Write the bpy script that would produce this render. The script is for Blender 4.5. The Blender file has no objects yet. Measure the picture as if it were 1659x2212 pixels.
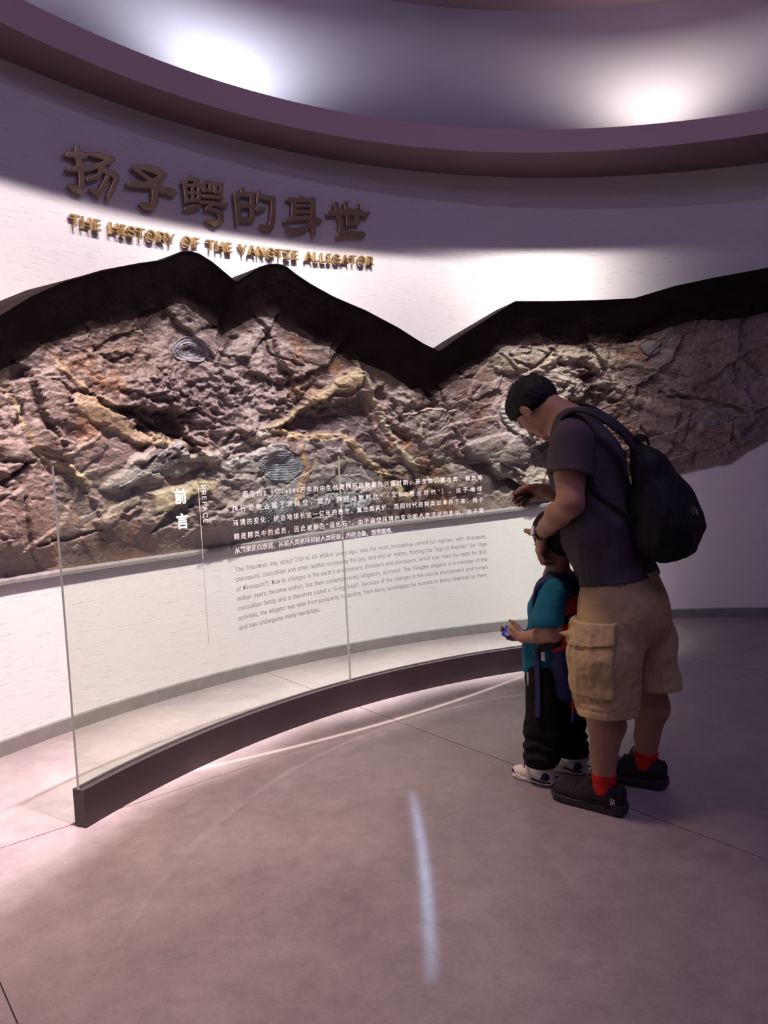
import bpy, math, os, time
import numpy as np
T0 = time.time()
S = bpy.context.scene
C = S.collection
PI = math.pi
# ------------------------------------------------------------------ camera
IW, IH, FOC, CH = 1659, 2212, 1600.0, 1.35
_p = math.radians(3.8); _a = -.05
cF = np.array([0, math.cos(_p), -math.sin(_p)])
_u = np.array([0, math.sin(_p), math.cos(_p)]); _r = np.array([1., 0, 0])
cR = math.cos(_a)*_r + math.sin(_a)*_u
cU = math.cos(_a)*_u - math.sin(_a)*_r
cO = np.array([0, 0, CH])
from mathutils import Matrix, Vector
cam = bpy.data.objects.new('camera', bpy.data.cameras.new('camera'))
C.objects.link(cam); S.camera = cam
cam.data.sensor_fit = 'HORIZONTAL'; cam.data.sensor_width = 36; cam.data.lens = 36*FOC/IW
cam.data.clip_start = .05
M4 = Matrix([[cR[i], cU[i], -cF[i], cO[i]] for i in range(3)] + [[0, 0, 0, 1]])
cam.matrix_world = M4
# ------------------------------------------------------------------ view, world
vs = S.view_settings
vs.view_transform = 'Standard'; vs.look = 'None'; vs.gamma = 1; vs.exposure = 0.0
try: vs.use_curve_mapping = False
except Exception: pass
W = bpy.data.worlds.new('world'); S.world = W; W.use_nodes = True
W.node_tree.nodes['Background'].inputs[0].default_value = (.32, .22, .42, 1)
W.node_tree.nodes['Background'].inputs[1].default_value = .16
S.cycles.max_bounces = 8; S.cycles.transparent_max_bounces = 16
try: S.cycles.sample_clamp_indirect = 4
except Exception: pass

# geometry of the round room (plan circles, metres)
WC, WR = np.array([1.96, 1.32]), 4.51          # wall
GC, GR = np.array([1.84, 1.39]), 3.35          # glass stand, front face of its base
LC, LR, ZS = np.array([1.61, 1.48]), 3.85, 3.45   # rim of the ceiling ring
ZF = 3.60                                      # top of the ring's fascia
DR, ZC = 4.40, 4.72                            # upper drum radius, upper ceiling

def light(kind, name, loc, target, power, color, **k):
    d = bpy.data.lights.new(name, kind); d.energy = power; d.color = color
    for a, b in k.items(): setattr(d, a, b)
    o = bpy.data.objects.new(name, d); C.objects.link(o); o.location = loc
    if target is not None:
        o.rotation_euler = (Vector(target)-Vector(loc)).to_track_quat('-Z', 'Y').to_euler()
    return o
def wallpt(deg, z, inset=0.0):
    a = math.radians(deg)
    return (WC[0]+(WR-inset)*math.cos(a), WC[1]+(WR-inset)*math.sin(a), z)
WARM = (1, .90, .83); BLU = (.80, .82, 1.0)
# wall washing track spots in the raised ceiling (beam shape and upper cut are put in by lamp nodes)
def node_lamp(name, loc, power, size):
    o = light('SPOT', name, loc, None, power, (1, 1, 1), spot_size=size, spot_blend=.1, shadow_soft_size=.03)
    d = o.data; d.use_nodes = True; nt = d.node_tree; N = nt.nodes; L = nt.links
    tc = N.new('ShaderNodeTexCoord'); sp = N.new('ShaderNodeSeparateXYZ'); L.new(tc.outputs['Normal'], sp.inputs[0])
    def m(op, *v):
        n = N.new('ShaderNodeMath'); n.operation = op
        for k, q in enumerate(v):
            if isinstance(q, (int, float)): n.inputs[k].default_value = q
            else: L.new(q, n.inputs[k])
        return n.outputs[0]
    def ss_(x, a, b):
        n = N.new('ShaderNodeMapRange'); n.interpolation_type = 'SMOOTHSTEP'; L.new(x, n.inputs[0])
        n.inputs[1].default_value = a; n.inputs[2].default_value = b; return n.outputs[0]
    return o, N, L, sp.outputs, m, ss_
def framing_lamp(name, deg, inset, zcut, power, hot, hot_deg, lat, col):
    """ceiling wall washer with an added cut-off mask: its beam stops in a straight line at height zcut on the wall"""
    zl = 4.5; o, N, L, D, m, ss_ = node_lamp(name, wallpt(deg, zl, inset), power, 2.9)
    a = math.radians(deg); ox, oy = math.cos(a), math.sin(a)
    z = m('MAXIMUM', m('ABSOLUTE', D[2]), .001)
    out = m('ADD', m('MULTIPLY', D[0], ox), m('MULTIPLY', D[1], oy)); side = m('ADD', m('MULTIPLY', D[0], -oy), m('MULTIPLY', D[1], ox))
    hor = m('SQRT', m('ADD', m('MULTIPLY', D[0], D[0]), m('MULTIPLY', D[1], D[1])))
    el = m('ARCTAN2', z, hor); az = m('ARCTAN2', side, m('MAXIMUM', out, .02))
    T = math.atan((zl-zcut)/inset)
    rho = WR-inset; sa = m('SINE', az)                      # distance to the round wall in this direction
    rw = m('SUBTRACT', m('SQRT', m('SUBTRACT', WR*WR, m('MULTIPLY', m('MULTIPLY', sa, sa), rho*rho))), m('MULTIPLY', m('COSINE', az), rho))
    zhit = m('SUBTRACT', zl, m('MULTIPLY', m('DIVIDE', z, hor), rw))
    edge = m('SUBTRACT', 1.0, ss_(zhit, zcut-.035, zcut+.01))
    grow = m('ADD', 1.7, m('MULTIPLY', ss_(el, T+.10, 1.15), 4.0))
    q = m('DIVIDE', az, lat); latm = m('POWER', 2.718, m('MULTIPLY', m('MULTIPLY', q, q), -1.0))
    nad = m('MULTIPLY', ss_(out, .135, .20), m('ADD', 1.0, m('MULTIPLY', ss_(el, 1.14, 1.32), 2.0)))
    h1 = m('DIVIDE', m('SUBTRACT', az, math.radians(hot_deg)), .30); h2 = m('DIVIDE', m('SUBTRACT', el, T+.09), .13)
    hl = m('MULTIPLY', m('POWER', 2.718, m('MULTIPLY', m('ADD', m('MULTIPLY', h1, h1), m('MULTIPLY', h2, h2)), -1.0)), hot)
    v = m('MULTIPLY', m('MULTIPLY', edge, nad), m('ADD', m('MULTIPLY', grow, latm), hl))
    em = N['Emission']; em.inputs['Color'].default_value = (*col, 1); L.new(v, em.inputs['Strength'])
    return o
framing_lamp('washer_far_left', 158, 1.9, 2.84, 150, 0, 0, .62, (1, .84, .84))
framing_lamp('washer_left', 143, 1.9, 2.84, 185, 0, 0, .62, (1, .88, .87))
framing_lamp('washer_middle', 127, 1.9, 2.84, 205, 2.3, 0, .62, (1, .91, .88))
framing_lamp('washer_right_middle', 112, 1.9, 2.84, 200, 0, 0, .60, (1, .92, .87))
framing_lamp('washer_right', 99, 1.9, 2.90, 225, 2.6, -2, .33, (1, .93, .86))
light('AREA', 'floor_fill', (-.5, 2.6, 4.4), (-1.4, 2.8, 0), 48, (1, .72, .58), shape='DISK', size=.5, spread=1.25)  # added fill without a fixture, warms the floor at the left
light('POINT', 'lamp_centre', (1.25, 3.0, 4.55), None, 20, (.66, .62, 1.0), shadow_soft_size=.05)
light('AREA', 'ceiling_fill', (1.6, 0.6, 4.6), (1.6, 0.6, 0), 50, (.60, .47, 1.0), shape='DISK', size=3.0)
# added lamp standing in for reflections off the glass: thin arcs and one bluish sliver of light thrown on the floor
def caustic_lamp(loc, power, arcs):
    """arcs: (cx, cy, radius, half width, angle0, angle1, gain, colour) on the floor"""
    o = light('SPOT', 'added_floor_caustics', loc, (loc[0], loc[1], 0), power, (1, 1, 1), spot_size=2.5, spot_blend=.2, shadow_soft_size=.004)
    d = o.data; d.use_nodes = True; nt = d.node_tree; N = nt.nodes; L = nt.links; em = N['Emission']
    tc = N.new('ShaderNodeTexCoord'); sp = N.new('ShaderNodeSeparateXYZ'); L.new(tc.outputs['Normal'], sp.inputs[0])
    def m(op, *v):
        n = N.new('ShaderNodeMath'); n.operation = op
        for k, q in enumerate(v):
            if isinstance(q, (int, float)): n.inputs[k].default_value = q
            else: L.new(q, n.inputs[k])
        return n.outputs[0]
    # the beam direction in lamp space: -Z is down; x, y are scaled by the height to floor metres
    iz = m('DIVIDE', loc[2], m('MAXIMUM', m('ABSOLUTE', sp.outputs[2]), .01))
    X = m('MULTIPLY', sp.outputs[0], iz); Y = m('MULTIPLY', sp.outputs[1], iz)
    tot = None
    for cx, cy, r, w, a0, a1, gain, col in arcs:
        dx = m('ADD', X, loc[0]-cx); dy = m('ADD', Y, loc[1]-cy)
        rr = m('SQRT', m('ADD', m('MULTIPLY', dx, dx), m('MULTIPLY', dy, dy)))
        an = m('ARCTAN2', dy, dx); t = m('DIVIDE', m('SUBTRACT', an, math.radians(a0)), math.radians(a1-a0))
        tap = m('MAXIMUM', m('MULTIPLY', m('MULTIPLY', t, m('SUBTRACT', 1.0, t)), 4.0), 0.0)   # fades out to both ends
        q = m('DIVIDE', m('SUBTRACT', rr, r), w)
        band = m('POWER', 2.718, m('MULTIPLY', m('MULTIPLY', q, q), -1.0))
        v = m('MULTIPLY', m('MULTIPLY', band, m('POWER', tap, .6)), gain)
        cb = N.new('ShaderNodeCombineXYZ')
        for k in range(3): L.new(m('MULTIPLY', v, col[k]), cb.inputs[k])
        if tot is None: tot = cb.outputs[0]
        else:
            ad = N.new('ShaderNodeVectorMath'); ad.operation = 'ADD'; L.new(tot, ad.inputs[0]); L.new(cb.outputs[0], ad.inputs[1]); tot = ad.outputs[0]
    L.new(tot, em.inputs['Color'])
    return o
pl_ = caustic_lamp((-.7, 3.3, 4.4), 1500, [
    (-3.449, 8.805, 6.066, .014, -69, -44, 1.9, (1, .90, .80)),
    (-3.44, 8.80, 6.12, .075, -70, -43, .22, (1, .86, .74)),
    (1.337, 2.061, 2.164, .008, 196, 60, .14, (1, .88, .82)),
    (1.325, 2.075, 2.130, .006, 170, 100, .3, (1, .88, .82)),
    (1.318, 2.149, 2.03, .05, 165, 110, .10, (1, .86, .8)),
    (-9.93, 2.35, 10.005, .020, -3.0, 3.6, 1.2, (.40, .68, 1.0))])
pl_.rotation_euler = (0, 0, 0)
# small uplights standing on the ring, washing the upper drum
def cove(deg, power, col, size=2.0):
    a = math.radians(deg)
    p = (LC[0]+(LR+.07)*math.cos(a), LC[1]+(LR+.07)*math.sin(a), ZF+.03)
    q = (LC[0]+(DR-.1)*math.cos(a), LC[1]+(DR-.1)*math.sin(a), ZF+1.5)
    light('SPOT', 'cove_uplight', p, q, power, col, spot_size=size, spot_blend=1.0, shadow_soft_size=.03)
cove(125, 46, (.84, .88, 1.0), 2.7); cove(82, 30, (1, .90, .82), 2.7); cove(146, 4, (.84, .84, 1.0), 2.7); cove(58, 12, (.84, .84, 1.0), 2.7)

# ------------------------------------------------------------------ projection helpers
def rays(px, py):
    px = np.asarray(px, float); py = np.asarray(py, float)
    d = cF*FOC + cR*(px-IW/2)[..., None] + cU*(IH/2-py)[..., None]
    return d/np.linalg.norm(d, axis=-1, keepdims=True)
def proj(P):
    v = P-cO; z = v@cF
    return IW/2+FOC*(v@cR)/z, IH/2-FOC*(v@cU)/z
def hitcyl(px, py, c, r):
    """angle and height where a line of sight meets the far side of a vertical cylinder"""
    d = rays(px, py); a = d[..., 0]**2+d[..., 1]**2
    b = -(d[..., 0]*c[0]+d[..., 1]*c[1]); cc = c[0]**2+c[1]**2-np.asarray(r)**2
    t = (-b+np.sqrt(b*b-a*cc))/a
    x = d[..., 0]*t-c[0]; y = d[..., 1]*t-c[1]
    return np.arctan2(y, x), CH+d[..., 2]*t
def floorpt(px, py, z=0):
    d = rays(px, py); t = (z-CH)/d[..., 2]
    return d[..., :2]*t[..., None]

# ------------------------------------------------------------------ object helpers
def mesh_obj(name, V, F, mat, parent=None, smooth=True, uv=None, col=None):
    me = bpy.data.meshes.new(name)
    V = np.asarray(V, np.float32)
    if isinstance(F, np.ndarray):
        n, k = F.shape
        me.vertices.add(len(V)); me.vertices.foreach_set('co', V.ravel())
        me.loops.add(n*k); me.loops.foreach_set('vertex_index', F.astype(np.int32).ravel())
        me.polygons.add(n); me.polygons.foreach_set('loop_start', np.arange(0, n*k, k, dtype=np.int32))
        me.update(calc_edges=True)
    else:
        me.from_pydata([tuple(v) for v in V.tolist()], [], [tuple(f) for f in F])
    me.polygons.foreach_set('use_smooth', np.full(len(me.polygons), bool(smooth)))
    if uv is not None:
        l = me.uv_layers.new(name='UVMap')
        vi = np.empty(len(me.loops), np.int32); me.loops.foreach_get('vertex_index', vi)
        l.data.foreach_set('uv', np.asarray(uv, np.float32)[vi].ravel())
    if col is not None:
        a = me.color_attributes.new('Col', 'FLOAT_COLOR', 'POINT')
        cc = np.ones((len(V), 4), np.float32); cc[:, :3] = col
        a.data.foreach_set('color', cc.ravel())
    mats = mat if isinstance(mat, (list, tuple)) else [mat]
    for m in mats: me.materials.append(m)
    me.update(); me.validate()
    o = bpy.data.objects.new(name, me); C.objects.link(o)
    if parent: o.parent = parent
    return o
def empty(name, loc=(0, 0, 0), rz=0.0):
    o = bpy.data.objects.new(name, None); C.objects.link(o); o.location = loc; o.rotation_euler = (0, 0, rz)
    o.empty_display_size = .1
    return o
def tag(o, label=None, cat=None, group=None, kind=None):
    if label: o['label'] = label
    if cat: o['category'] = cat
    if group: o['group'] = group
    if kind: o['kind'] = kind
    return o
def gridfaces(nr, nc, wrap=False):
    i = np.arange(nr-1)[:, None]*nc; j = np.arange(nc-1)[None, :]
    a = i+j
    F = np.stack([a, a+1, a+nc+1, a+nc], -1).reshape(-1, 4)
    if wrap:
        a = (np.arange(nr-1)*nc+nc-1); b = np.arange(nr-1)*nc
        F = np.vstack([F, np.stack([a, b, b+nc, a+nc], -1)])
    return F
def sweep(sections, name, mat, parent=None, closed=True, smooth=False, caps=True):
    """sections: (n, m, 3) rings"""
    s = np.asarray(sections, float); n, m, _ = s.shape
    F = gridfaces(n, m, wrap=closed).tolist()
    if caps:
        F.append(list(range(m))[::-1]); F.append(list(range((n-1)*m, n*m)))
    return mesh_obj(name, s.reshape(-1, 3), F, mat, parent, smooth)
def cylsec(c, prof, degs):
    """profile [(radius, z)] swept round centre c over the angles"""
    a = np.radians(degs)[:, None]; pr = np.asarray(prof, float)
    return np.stack([c[0]+pr[:, 0]*np.cos(a), c[1]+pr[:, 0]*np.sin(a), pr[:, 1]+0*a], -1)
def tube(pts, rad, name, mat, parent=None, seg=8, flat=1.0, up=(0, 0, 1), caps=True):
    P = np.asarray(pts, float); n = len(P); r = np.broadcast_to(rad, (n,))
    T = np.gradient(P, axis=0); T /= np.linalg.norm(T, axis=1, keepdims=True)+1e-9
    secs = []; N = np.array(up, float)
    for i in range(n):
        N = N-T[i]*(N@T[i]); N /= np.linalg.norm(N)+1e-9; B = np.cross(T[i], N)
        a = np.linspace(0, 2*PI, seg, endpoint=False)[:, None]
        secs.append(P[i]+r[i]*(np.cos(a)*N*flat+np.sin(a)*B))
    return sweep(secs, name, mat, parent, smooth=True, caps=caps)
def spline(pts, n=30):
    P = np.asarray(pts, float); k = len(P)
    t = np.linspace(0, k-1, n); i = np.clip(t.astype(int), 0, k-2); f = (t-i)[:, None]
    g = lambda j: P[np.clip(j, 0, k-1)]
    p0, p1, p2, p3 = g(i-1), g(i), g(i+1), g(i+2)
    return .5*((2*p1)+(-p0+p2)*f+(2*p0-5*p1+4*p2-p3)*f**2+(-p0+3*p1-3*p2+p3)*f**3)

# ------------------------------------------------------------------ noise
_rng = np.random.RandomState(7)
_L = _rng.rand(64, 64, 64).astype(np.float32)
def vnoise(P):
    P = np.asarray(P, np.float32); i = np.floor(P).astype(np.int32); f = P-i; f = f*f*(3-2*f)
    x0, y0, z0 = (i[..., 0] & 63), (i[..., 1] & 63), (i[..., 2] & 63)
    x1, y1, z1 = (x0+1) & 63, (y0+1) & 63, (z0+1) & 63
    fx, fy, fz = f[..., 0], f[..., 1], f[..., 2]
    a = _L[x0, y0, z0]*(1-fx)+_L[x1, y0, z0]*fx; b = _L[x0, y1, z0]*(1-fx)+_L[x1, y1, z0]*fx
    c = _L[x0, y0, z1]*(1-fx)+_L[x1, y0, z1]*fx; d = _L[x0, y1, z1]*(1-fx)+_L[x1, y1, z1]*fx
    return (a*(1-fy)+b*fy)*(1-fz)+(c*(1-fy)+d*fy)*fz
def fbm(P, oct=4, gain=.5, ridge=False):
    s = 0; a = 1; n = 0; P = np.asarray(P, np.float32)
    for k in range(oct):
        v = vnoise(P*(2.03**k)+17.3*k)
        v = 1-np.abs(2*v-1) if ridge else v
        s = s+a*v; n += a; a *= gain
    return s/n
def n2(u, v, z=0.0): return np.stack([u, v, np.zeros_like(u)+z], -1)

# ------------------------------------------------------------------ materials
def mat(name, col, rough=.6, metal=0, spec=.5, noise=None, bump=None, coat=0, sheen=0, vcol=False, coords='Object', sss=0):
    """noise = (scale, amount, [colour2]); bump = (scale, strength, distance)"""
    m = bpy.data.materials.new(name); m.use_nodes = True
    nt = m.node_tree; N = nt.nodes; L = nt.links; b = N['Principled BSDF']
    b.inputs['Base Color'].default_value = (*col, 1); b.inputs['Roughness'].default_value = rough
    b.inputs['Metallic'].default_value = metal; b.inputs['Specular IOR Level'].default_value = spec
    b.inputs['Coat Weight'].default_value = coat; b.inputs['Sheen Weight'].default_value = sheen
    tc = N.new('ShaderNodeTexCoord'); src = tc.outputs[coords]
    out = None
    if vcol:
        a = N.new('ShaderNodeVertexColor'); a.layer_name = 'Col'; out = a.outputs[0]
    if noise:
        t = N.new('ShaderNodeTexNoise'); t.inputs['Scale'].default_value = noise[0]; t.inputs['Detail'].default_value = 6
        L.new(src, t.inputs['Vector'])
        r = N.new('ShaderNodeMapRange'); r.inputs[1].default_value = .3; r.inputs[2].default_value = .7
        L.new(t.outputs['Fac'], r.inputs[0])
        mx = N.new('ShaderNodeMix'); mx.data_type = 'RGBA'
        if len(noise) > 2:
            L.new(r.outputs[0], mx.inputs[0]); mx.inputs[6].default_value = (*col, 1); mx.inputs[7].default_value = (*noise[2], 1)
            out = mx.outputs[2]
        else:
            mx.blend_type = 'MULTIPLY'; mx.inputs[0].default_value = 1
            r.inputs[3].default_value = 1-noise[1]; r.inputs[4].default_value = 1+noise[1]*.5
            if out is not None: L.new(out, mx.inputs[6])
            else: mx.inputs[6].default_value = (*col, 1)
            cc = N.new('ShaderNodeCombineColor')
            for q in range(3): L.new(r.outputs[0], cc.inputs[q])
            L.new(cc.outputs[0], mx.inputs[7]); out = mx.outputs[2]
    if out is not None: L.new(out, b.inputs['Base Color'])
    if bump:
        t = N.new('ShaderNodeTexNoise'); t.inputs['Scale'].default_value = bump[0]; t.inputs['Detail'].default_value = 5
        L.new(src, t.inputs['Vector'])
        bn = N.new('ShaderNodeBump'); bn.inputs['Strength'].default_value = bump[1]; bn.inputs['Distance'].default_value = bump[2]
        L.new(t.outputs['Fac'], bn.inputs['Height']); L.new(bn.outputs[0], b.inputs['Normal'])
    return m
def wall_material():
    m = bpy.data.materials.new('textured_wallpaper'); m.use_nodes = True
    nt = m.node_tree; N = nt.nodes; L = nt.links; b = N['Principled BSDF']; b.inputs['Roughness'].default_value = .55
    b.inputs['Specular IOR Level'].default_value = .3
    tc = N.new('ShaderNodeTexCoord')
    def layer(sx, sy, lo, hi, dist=0.0, detail=3):
        mp = N.new('ShaderNodeMapping'); mp.inputs['Scale'].default_value = (sx, sy, 1)
        L.new(tc.outputs['UV'], mp.inputs[0])
        t = N.new('ShaderNodeTexNoise'); t.inputs['Scale'].default_value = 1; t.inputs['Detail'].default_value = detail
        t.inputs['Distortion'].default_value = dist
        L.new(mp.outputs[0], t.inputs['Vector'])
        r = N.new('ShaderNodeMapRange'); r.inputs[1].default_value = lo; r.inputs[2].default_value = hi
        L.new(t.outputs['Fac'], r.inputs[0]); return r.outputs[0]
    def math2(op, a, c):
        n = N.new('ShaderNodeMath'); n.operation = op
        for k, v in enumerate((a, c)):
            if isinstance(v, (int, float)): n.inputs[k].default_value = v
            else: L.new(v, n.inputs[k])
        return n.outputs[0]
    dash = layer(9, 170, .60, .72, .3)          # sparse horizontal dashes
    fine = layer(26, 260, .35, .75)             # fine horizontal fibre
    vert = math2('MULTIPLY', layer(190, 14, .55, .75), layer(3, 3, .5, .62))   # cross hatching in patches
    h = math2('ADD', math2('MULTIPLY', dash, 1.0), math2('ADD', math2('MULTIPLY', fine, .25), math2('MULTIPLY', vert, .35)))
    mx = N.new('ShaderNodeMix'); mx.data_type = 'RGBA'
    mx.inputs[6].default_value = (.66, .62, .64, 1); mx.inputs[7].default_value = (.34, .28, .30, 1)
    L.new(math2('MULTIPLY', h, .42), mx.inputs[0]); L.new(mx.outputs[2], b.inputs['Base Color'])
    bn = N.new('ShaderNodeBump'); bn.inputs['Strength'].default_value = .5; bn.inputs['Distance'].default_value = .002; bn.invert = True
    L.new(h, bn.inputs['Height']); L.new(bn.outputs[0], b.inputs['Normal'])
    return m
def floor_material():
    m = bpy.data.materials.new('polished_resin_floor'); m.use_nodes = True
    nt = m.node_tree; N = nt.nodes; L = nt.links; b = N['Principled BSDF']
    tc = N.new('ShaderNodeTexCoord'); geo = N.new('ShaderNodeNewGeometry')
    mp = N.new('ShaderNodeMapping'); mp.inputs['Location'].default_value = (3.3, 5.1, 2.37); L.new(geo.outputs['Position'], mp.inputs[0])
    def noise(scale, detail, lo, hi, o0, o1, rough=.6, dist=0.0):
        t = N.new('ShaderNodeTexNoise'); t.inputs['Scale'].default_value = scale; t.inputs['Detail'].default_value = detail
        t.inputs['Roughness'].default_value = rough; t.inputs['Distortion'].default_value = dist
        L.new(mp.outputs[0], t.inputs['Vector'])
        r = N.new('ShaderNodeMapRange'); r.inputs[1].default_value = lo; r.inputs[2].default_value = hi
        r.inputs[3].default_value = o0; r.inputs[4].default_value = o1
        L.new(t.outputs['Fac'], r.inputs[0]); return r.outputs[0]
    def mulc(src, fac):
        m2 = N.new('ShaderNodeMix'); m2.data_type = 'RGBA'; m2.blend_type = 'MULTIPLY'; m2.inputs[0].default_value = 1
        cc = N.new('ShaderNodeCombineColor')
        for q in range(3): L.new(fac, cc.inputs[q])
        L.new(src, m2.inputs[6]); L.new(cc.outputs[0], m2.inputs[7]); return m2.outputs[2]
    mx = N.new('ShaderNodeMix'); mx.data_type = 'RGBA'; L.new(noise(2.3, 8, .32, .68, 0, 1, .65), mx.inputs[0])
    mx.inputs[6].default_value = (.185, .150, .165, 1); mx.inputs[7].default_value = (.255, .215, .222, 1)
    o_ = mulc(mx.outputs[2], noise(14, 8, .25, .75, .80, 1.18, .7, .4))
    o_ = mulc(o_, noise(120, 3, .2, .8, .86, 1.14, .7))
    L.new(o_, b.inputs['Base Color'])
    L.new(noise(11, 6, .2, .8, .30, .42), b.inputs['Roughness'])
    b.inputs['Specular IOR Level'].default_value = .5
    return m
def glass_material():
    m = bpy.data.materials.new('clear_glass'); m.use_nodes = True
    nt = m.node_tree; N = nt.nodes; L = nt.links; N.remove(N['Principled BSDF'])
    tr = N.new('ShaderNodeBsdfTransparent'); tr.inputs[0].default_value = (.94, .985, .945, 1)
    gl = N.new('ShaderNodeBsdfGlossy'); gl.inputs['Roughness'].default_value = .0; gl.inputs[0].default_value = (.9, 1, .95, 1)
    fr = N.new('ShaderNodeFresnel'); fr.inputs[0].default_value = 1.45
    mu = N.new('ShaderNodeMath'); mu.operation = 'MINIMUM'; mu.inputs[1].default_value = .13; L.new(fr.outputs[0], mu.inputs[0])
    mx = N.new('ShaderNodeMixShader'); L.new(mu.outputs[0], mx.inputs[0]); L.new(tr.outputs[0], mx.inputs[1]); L.new(gl.outputs[0], mx.inputs[2])
    L.new(mx.outputs[0], N['Material Output'].inputs[0])
    return m
MT = dict(
    wall=wall_material(), floor=floor_material(), glass=glass_material(),
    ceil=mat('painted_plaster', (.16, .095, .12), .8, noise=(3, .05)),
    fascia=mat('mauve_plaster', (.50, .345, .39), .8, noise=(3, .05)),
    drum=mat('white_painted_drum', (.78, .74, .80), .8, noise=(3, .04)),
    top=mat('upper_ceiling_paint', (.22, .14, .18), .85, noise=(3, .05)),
    joint=mat('floor_joint', (.08, .06, .06), .8, noise=(20, .1)),
    base=mat('brushed_steel_skirting', (.30, .28, .28), .38, .6, noise=(12, .15), bump=(60, .1, .001)),
    rock=mat('carved_rock', (.3, .2, .18), .48, spec=.55, vcol=True, noise=(38, .25), bump=(75, .8, .008)),
    hood=mat('rock_lip_shade', (.010, .004, .005), .85, spec=.15, noise=(14, .4), bump=(30, .5, .006)),  # rock under the lip painted near black as its shadow
    ledge=mat('stone_ledge', (.24, .215, .22), .7, noise=(30, .2), bump=(60, .4, .003)),
    bronze=mat('bronze', (.44, .31, .19), .32, .85, noise=(20, .12)),
    gold=mat('brushed_gold', (.72, .50, .24), .30, .9, noise=(25, .12)),
    plinth=mat('dark_brown_metal', (.034, .019, .024), .35, .2, noise=(6, .2)),
    plinthtop=mat('dark_metal_channel', (.04, .03, .045), .25, .6, noise=(30, .3)),
    edge=mat('polished_glass_edge', (.55, .62, .56), .25, noise=(30, .1)),
    seal=mat('grey_joint_seal', (.22, .21, .20), .5, noise=(30, .1)),
    print_dim=mat('silver_grey_print_dim', (.13, .115, .12), .6, .0, noise=(40, .05)),  # same ink as the Chinese text, dim copy for the English lines
    print=mat('silver_grey_print_lit', (.52, .49, .50), .45, .0, noise=(40, .05)),  # same ink again, lit copy as if catching the light
    skin=mat('skin', (.325, .170, .108), .55, spec=.35, noise=(14, .10), bump=(220, .08, .001)),
    hair=mat('black_hair', (.005, .004, .004), .6, spec=.2, noise=(60, .4), bump=(260, .6, .003)),
    tee=mat('charcoal_jersey', (.058, .047, .055), .85, spec=.15, noise=(9, .15), bump=(16, .55, .012)),
    khaki=mat('khaki_cotton', (.40, .29, .155), .8, spec=.2, noise=(7, .12), bump=(20, .6, .010)),
    black=mat('black_nylon', (.005, .004, .006), .65, spec=.25, noise=(9, .3), bump=(14, .5, .012)),
    strap=mat('dark_webbing', (.026, .018, .026), .7, spec=.25, noise=(20, .2), bump=(300, .2, .001)),
    red=mat('red_knit', (.42, .012, .012), .85, spec=.2, noise=(30, .15), bump=(420, .3, .001)),
    shoe=mat('black_knit_shoe', (.012, .009, .011), .8, spec=.3, noise=(40, .3), bump=(300, .4, .0015)),
    sole=mat('black_rubber_sole', (.020, .013, .020), .6, spec=.35, noise=(30, .2)),
    white=mat('off_white_leather', (.60, .54, .50), .5, spec=.4, noise=(12, .08)),
    wsole=mat('white_foam_sole', (.66, .60, .60), .6, spec=.3, noise=(18, .06)),
    navy=mat('navy_fabric', (.018, .022, .085), .75, spec=.25, noise=(12, .2), bump=(400, .2, .001)),
    teal=mat('teal_jersey', (.006, .115, .18), .8, spec=.2, noise=(8, .12), bump=(26, .5, .008)),
    bred=mat('red_fabric', (.50, .02, .012), .7, spec=.25, noise=(14, .12)),
    pants=mat('black_trousers', (.006, .005, .006), .85, spec=.2, noise=(9, .3), bump=(300, .15, .001)),
    steel=mat('steel', (.70, .70, .72), .18, 1, noise=(30, .05)),
    dial=mat('silver_dial', (.80, .80, .82), .3, .1, noise=(30, .03)),
    leather=mat('dark_leather', (.03, .014, .014), .4, spec=.5, noise=(40, .2)),
    phone=mat('black_phone_glass', (.006, .006, .008), .12, spec=.6, noise=(5, .05)),
    whitep=mat('white_print', (.75, .75, .75), .6, noise=(40, .04)),
    foil=mat('blue_foil', (.010, .024, .28), .42, .2, noise=(14, 1, (.02, .05, .42)), bump=(60, .5, .004)),
    grey=mat('grey_print', (.22, .22, .25), .5, noise=(40, .05)),
)
print('setup', time.time()-T0)

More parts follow.
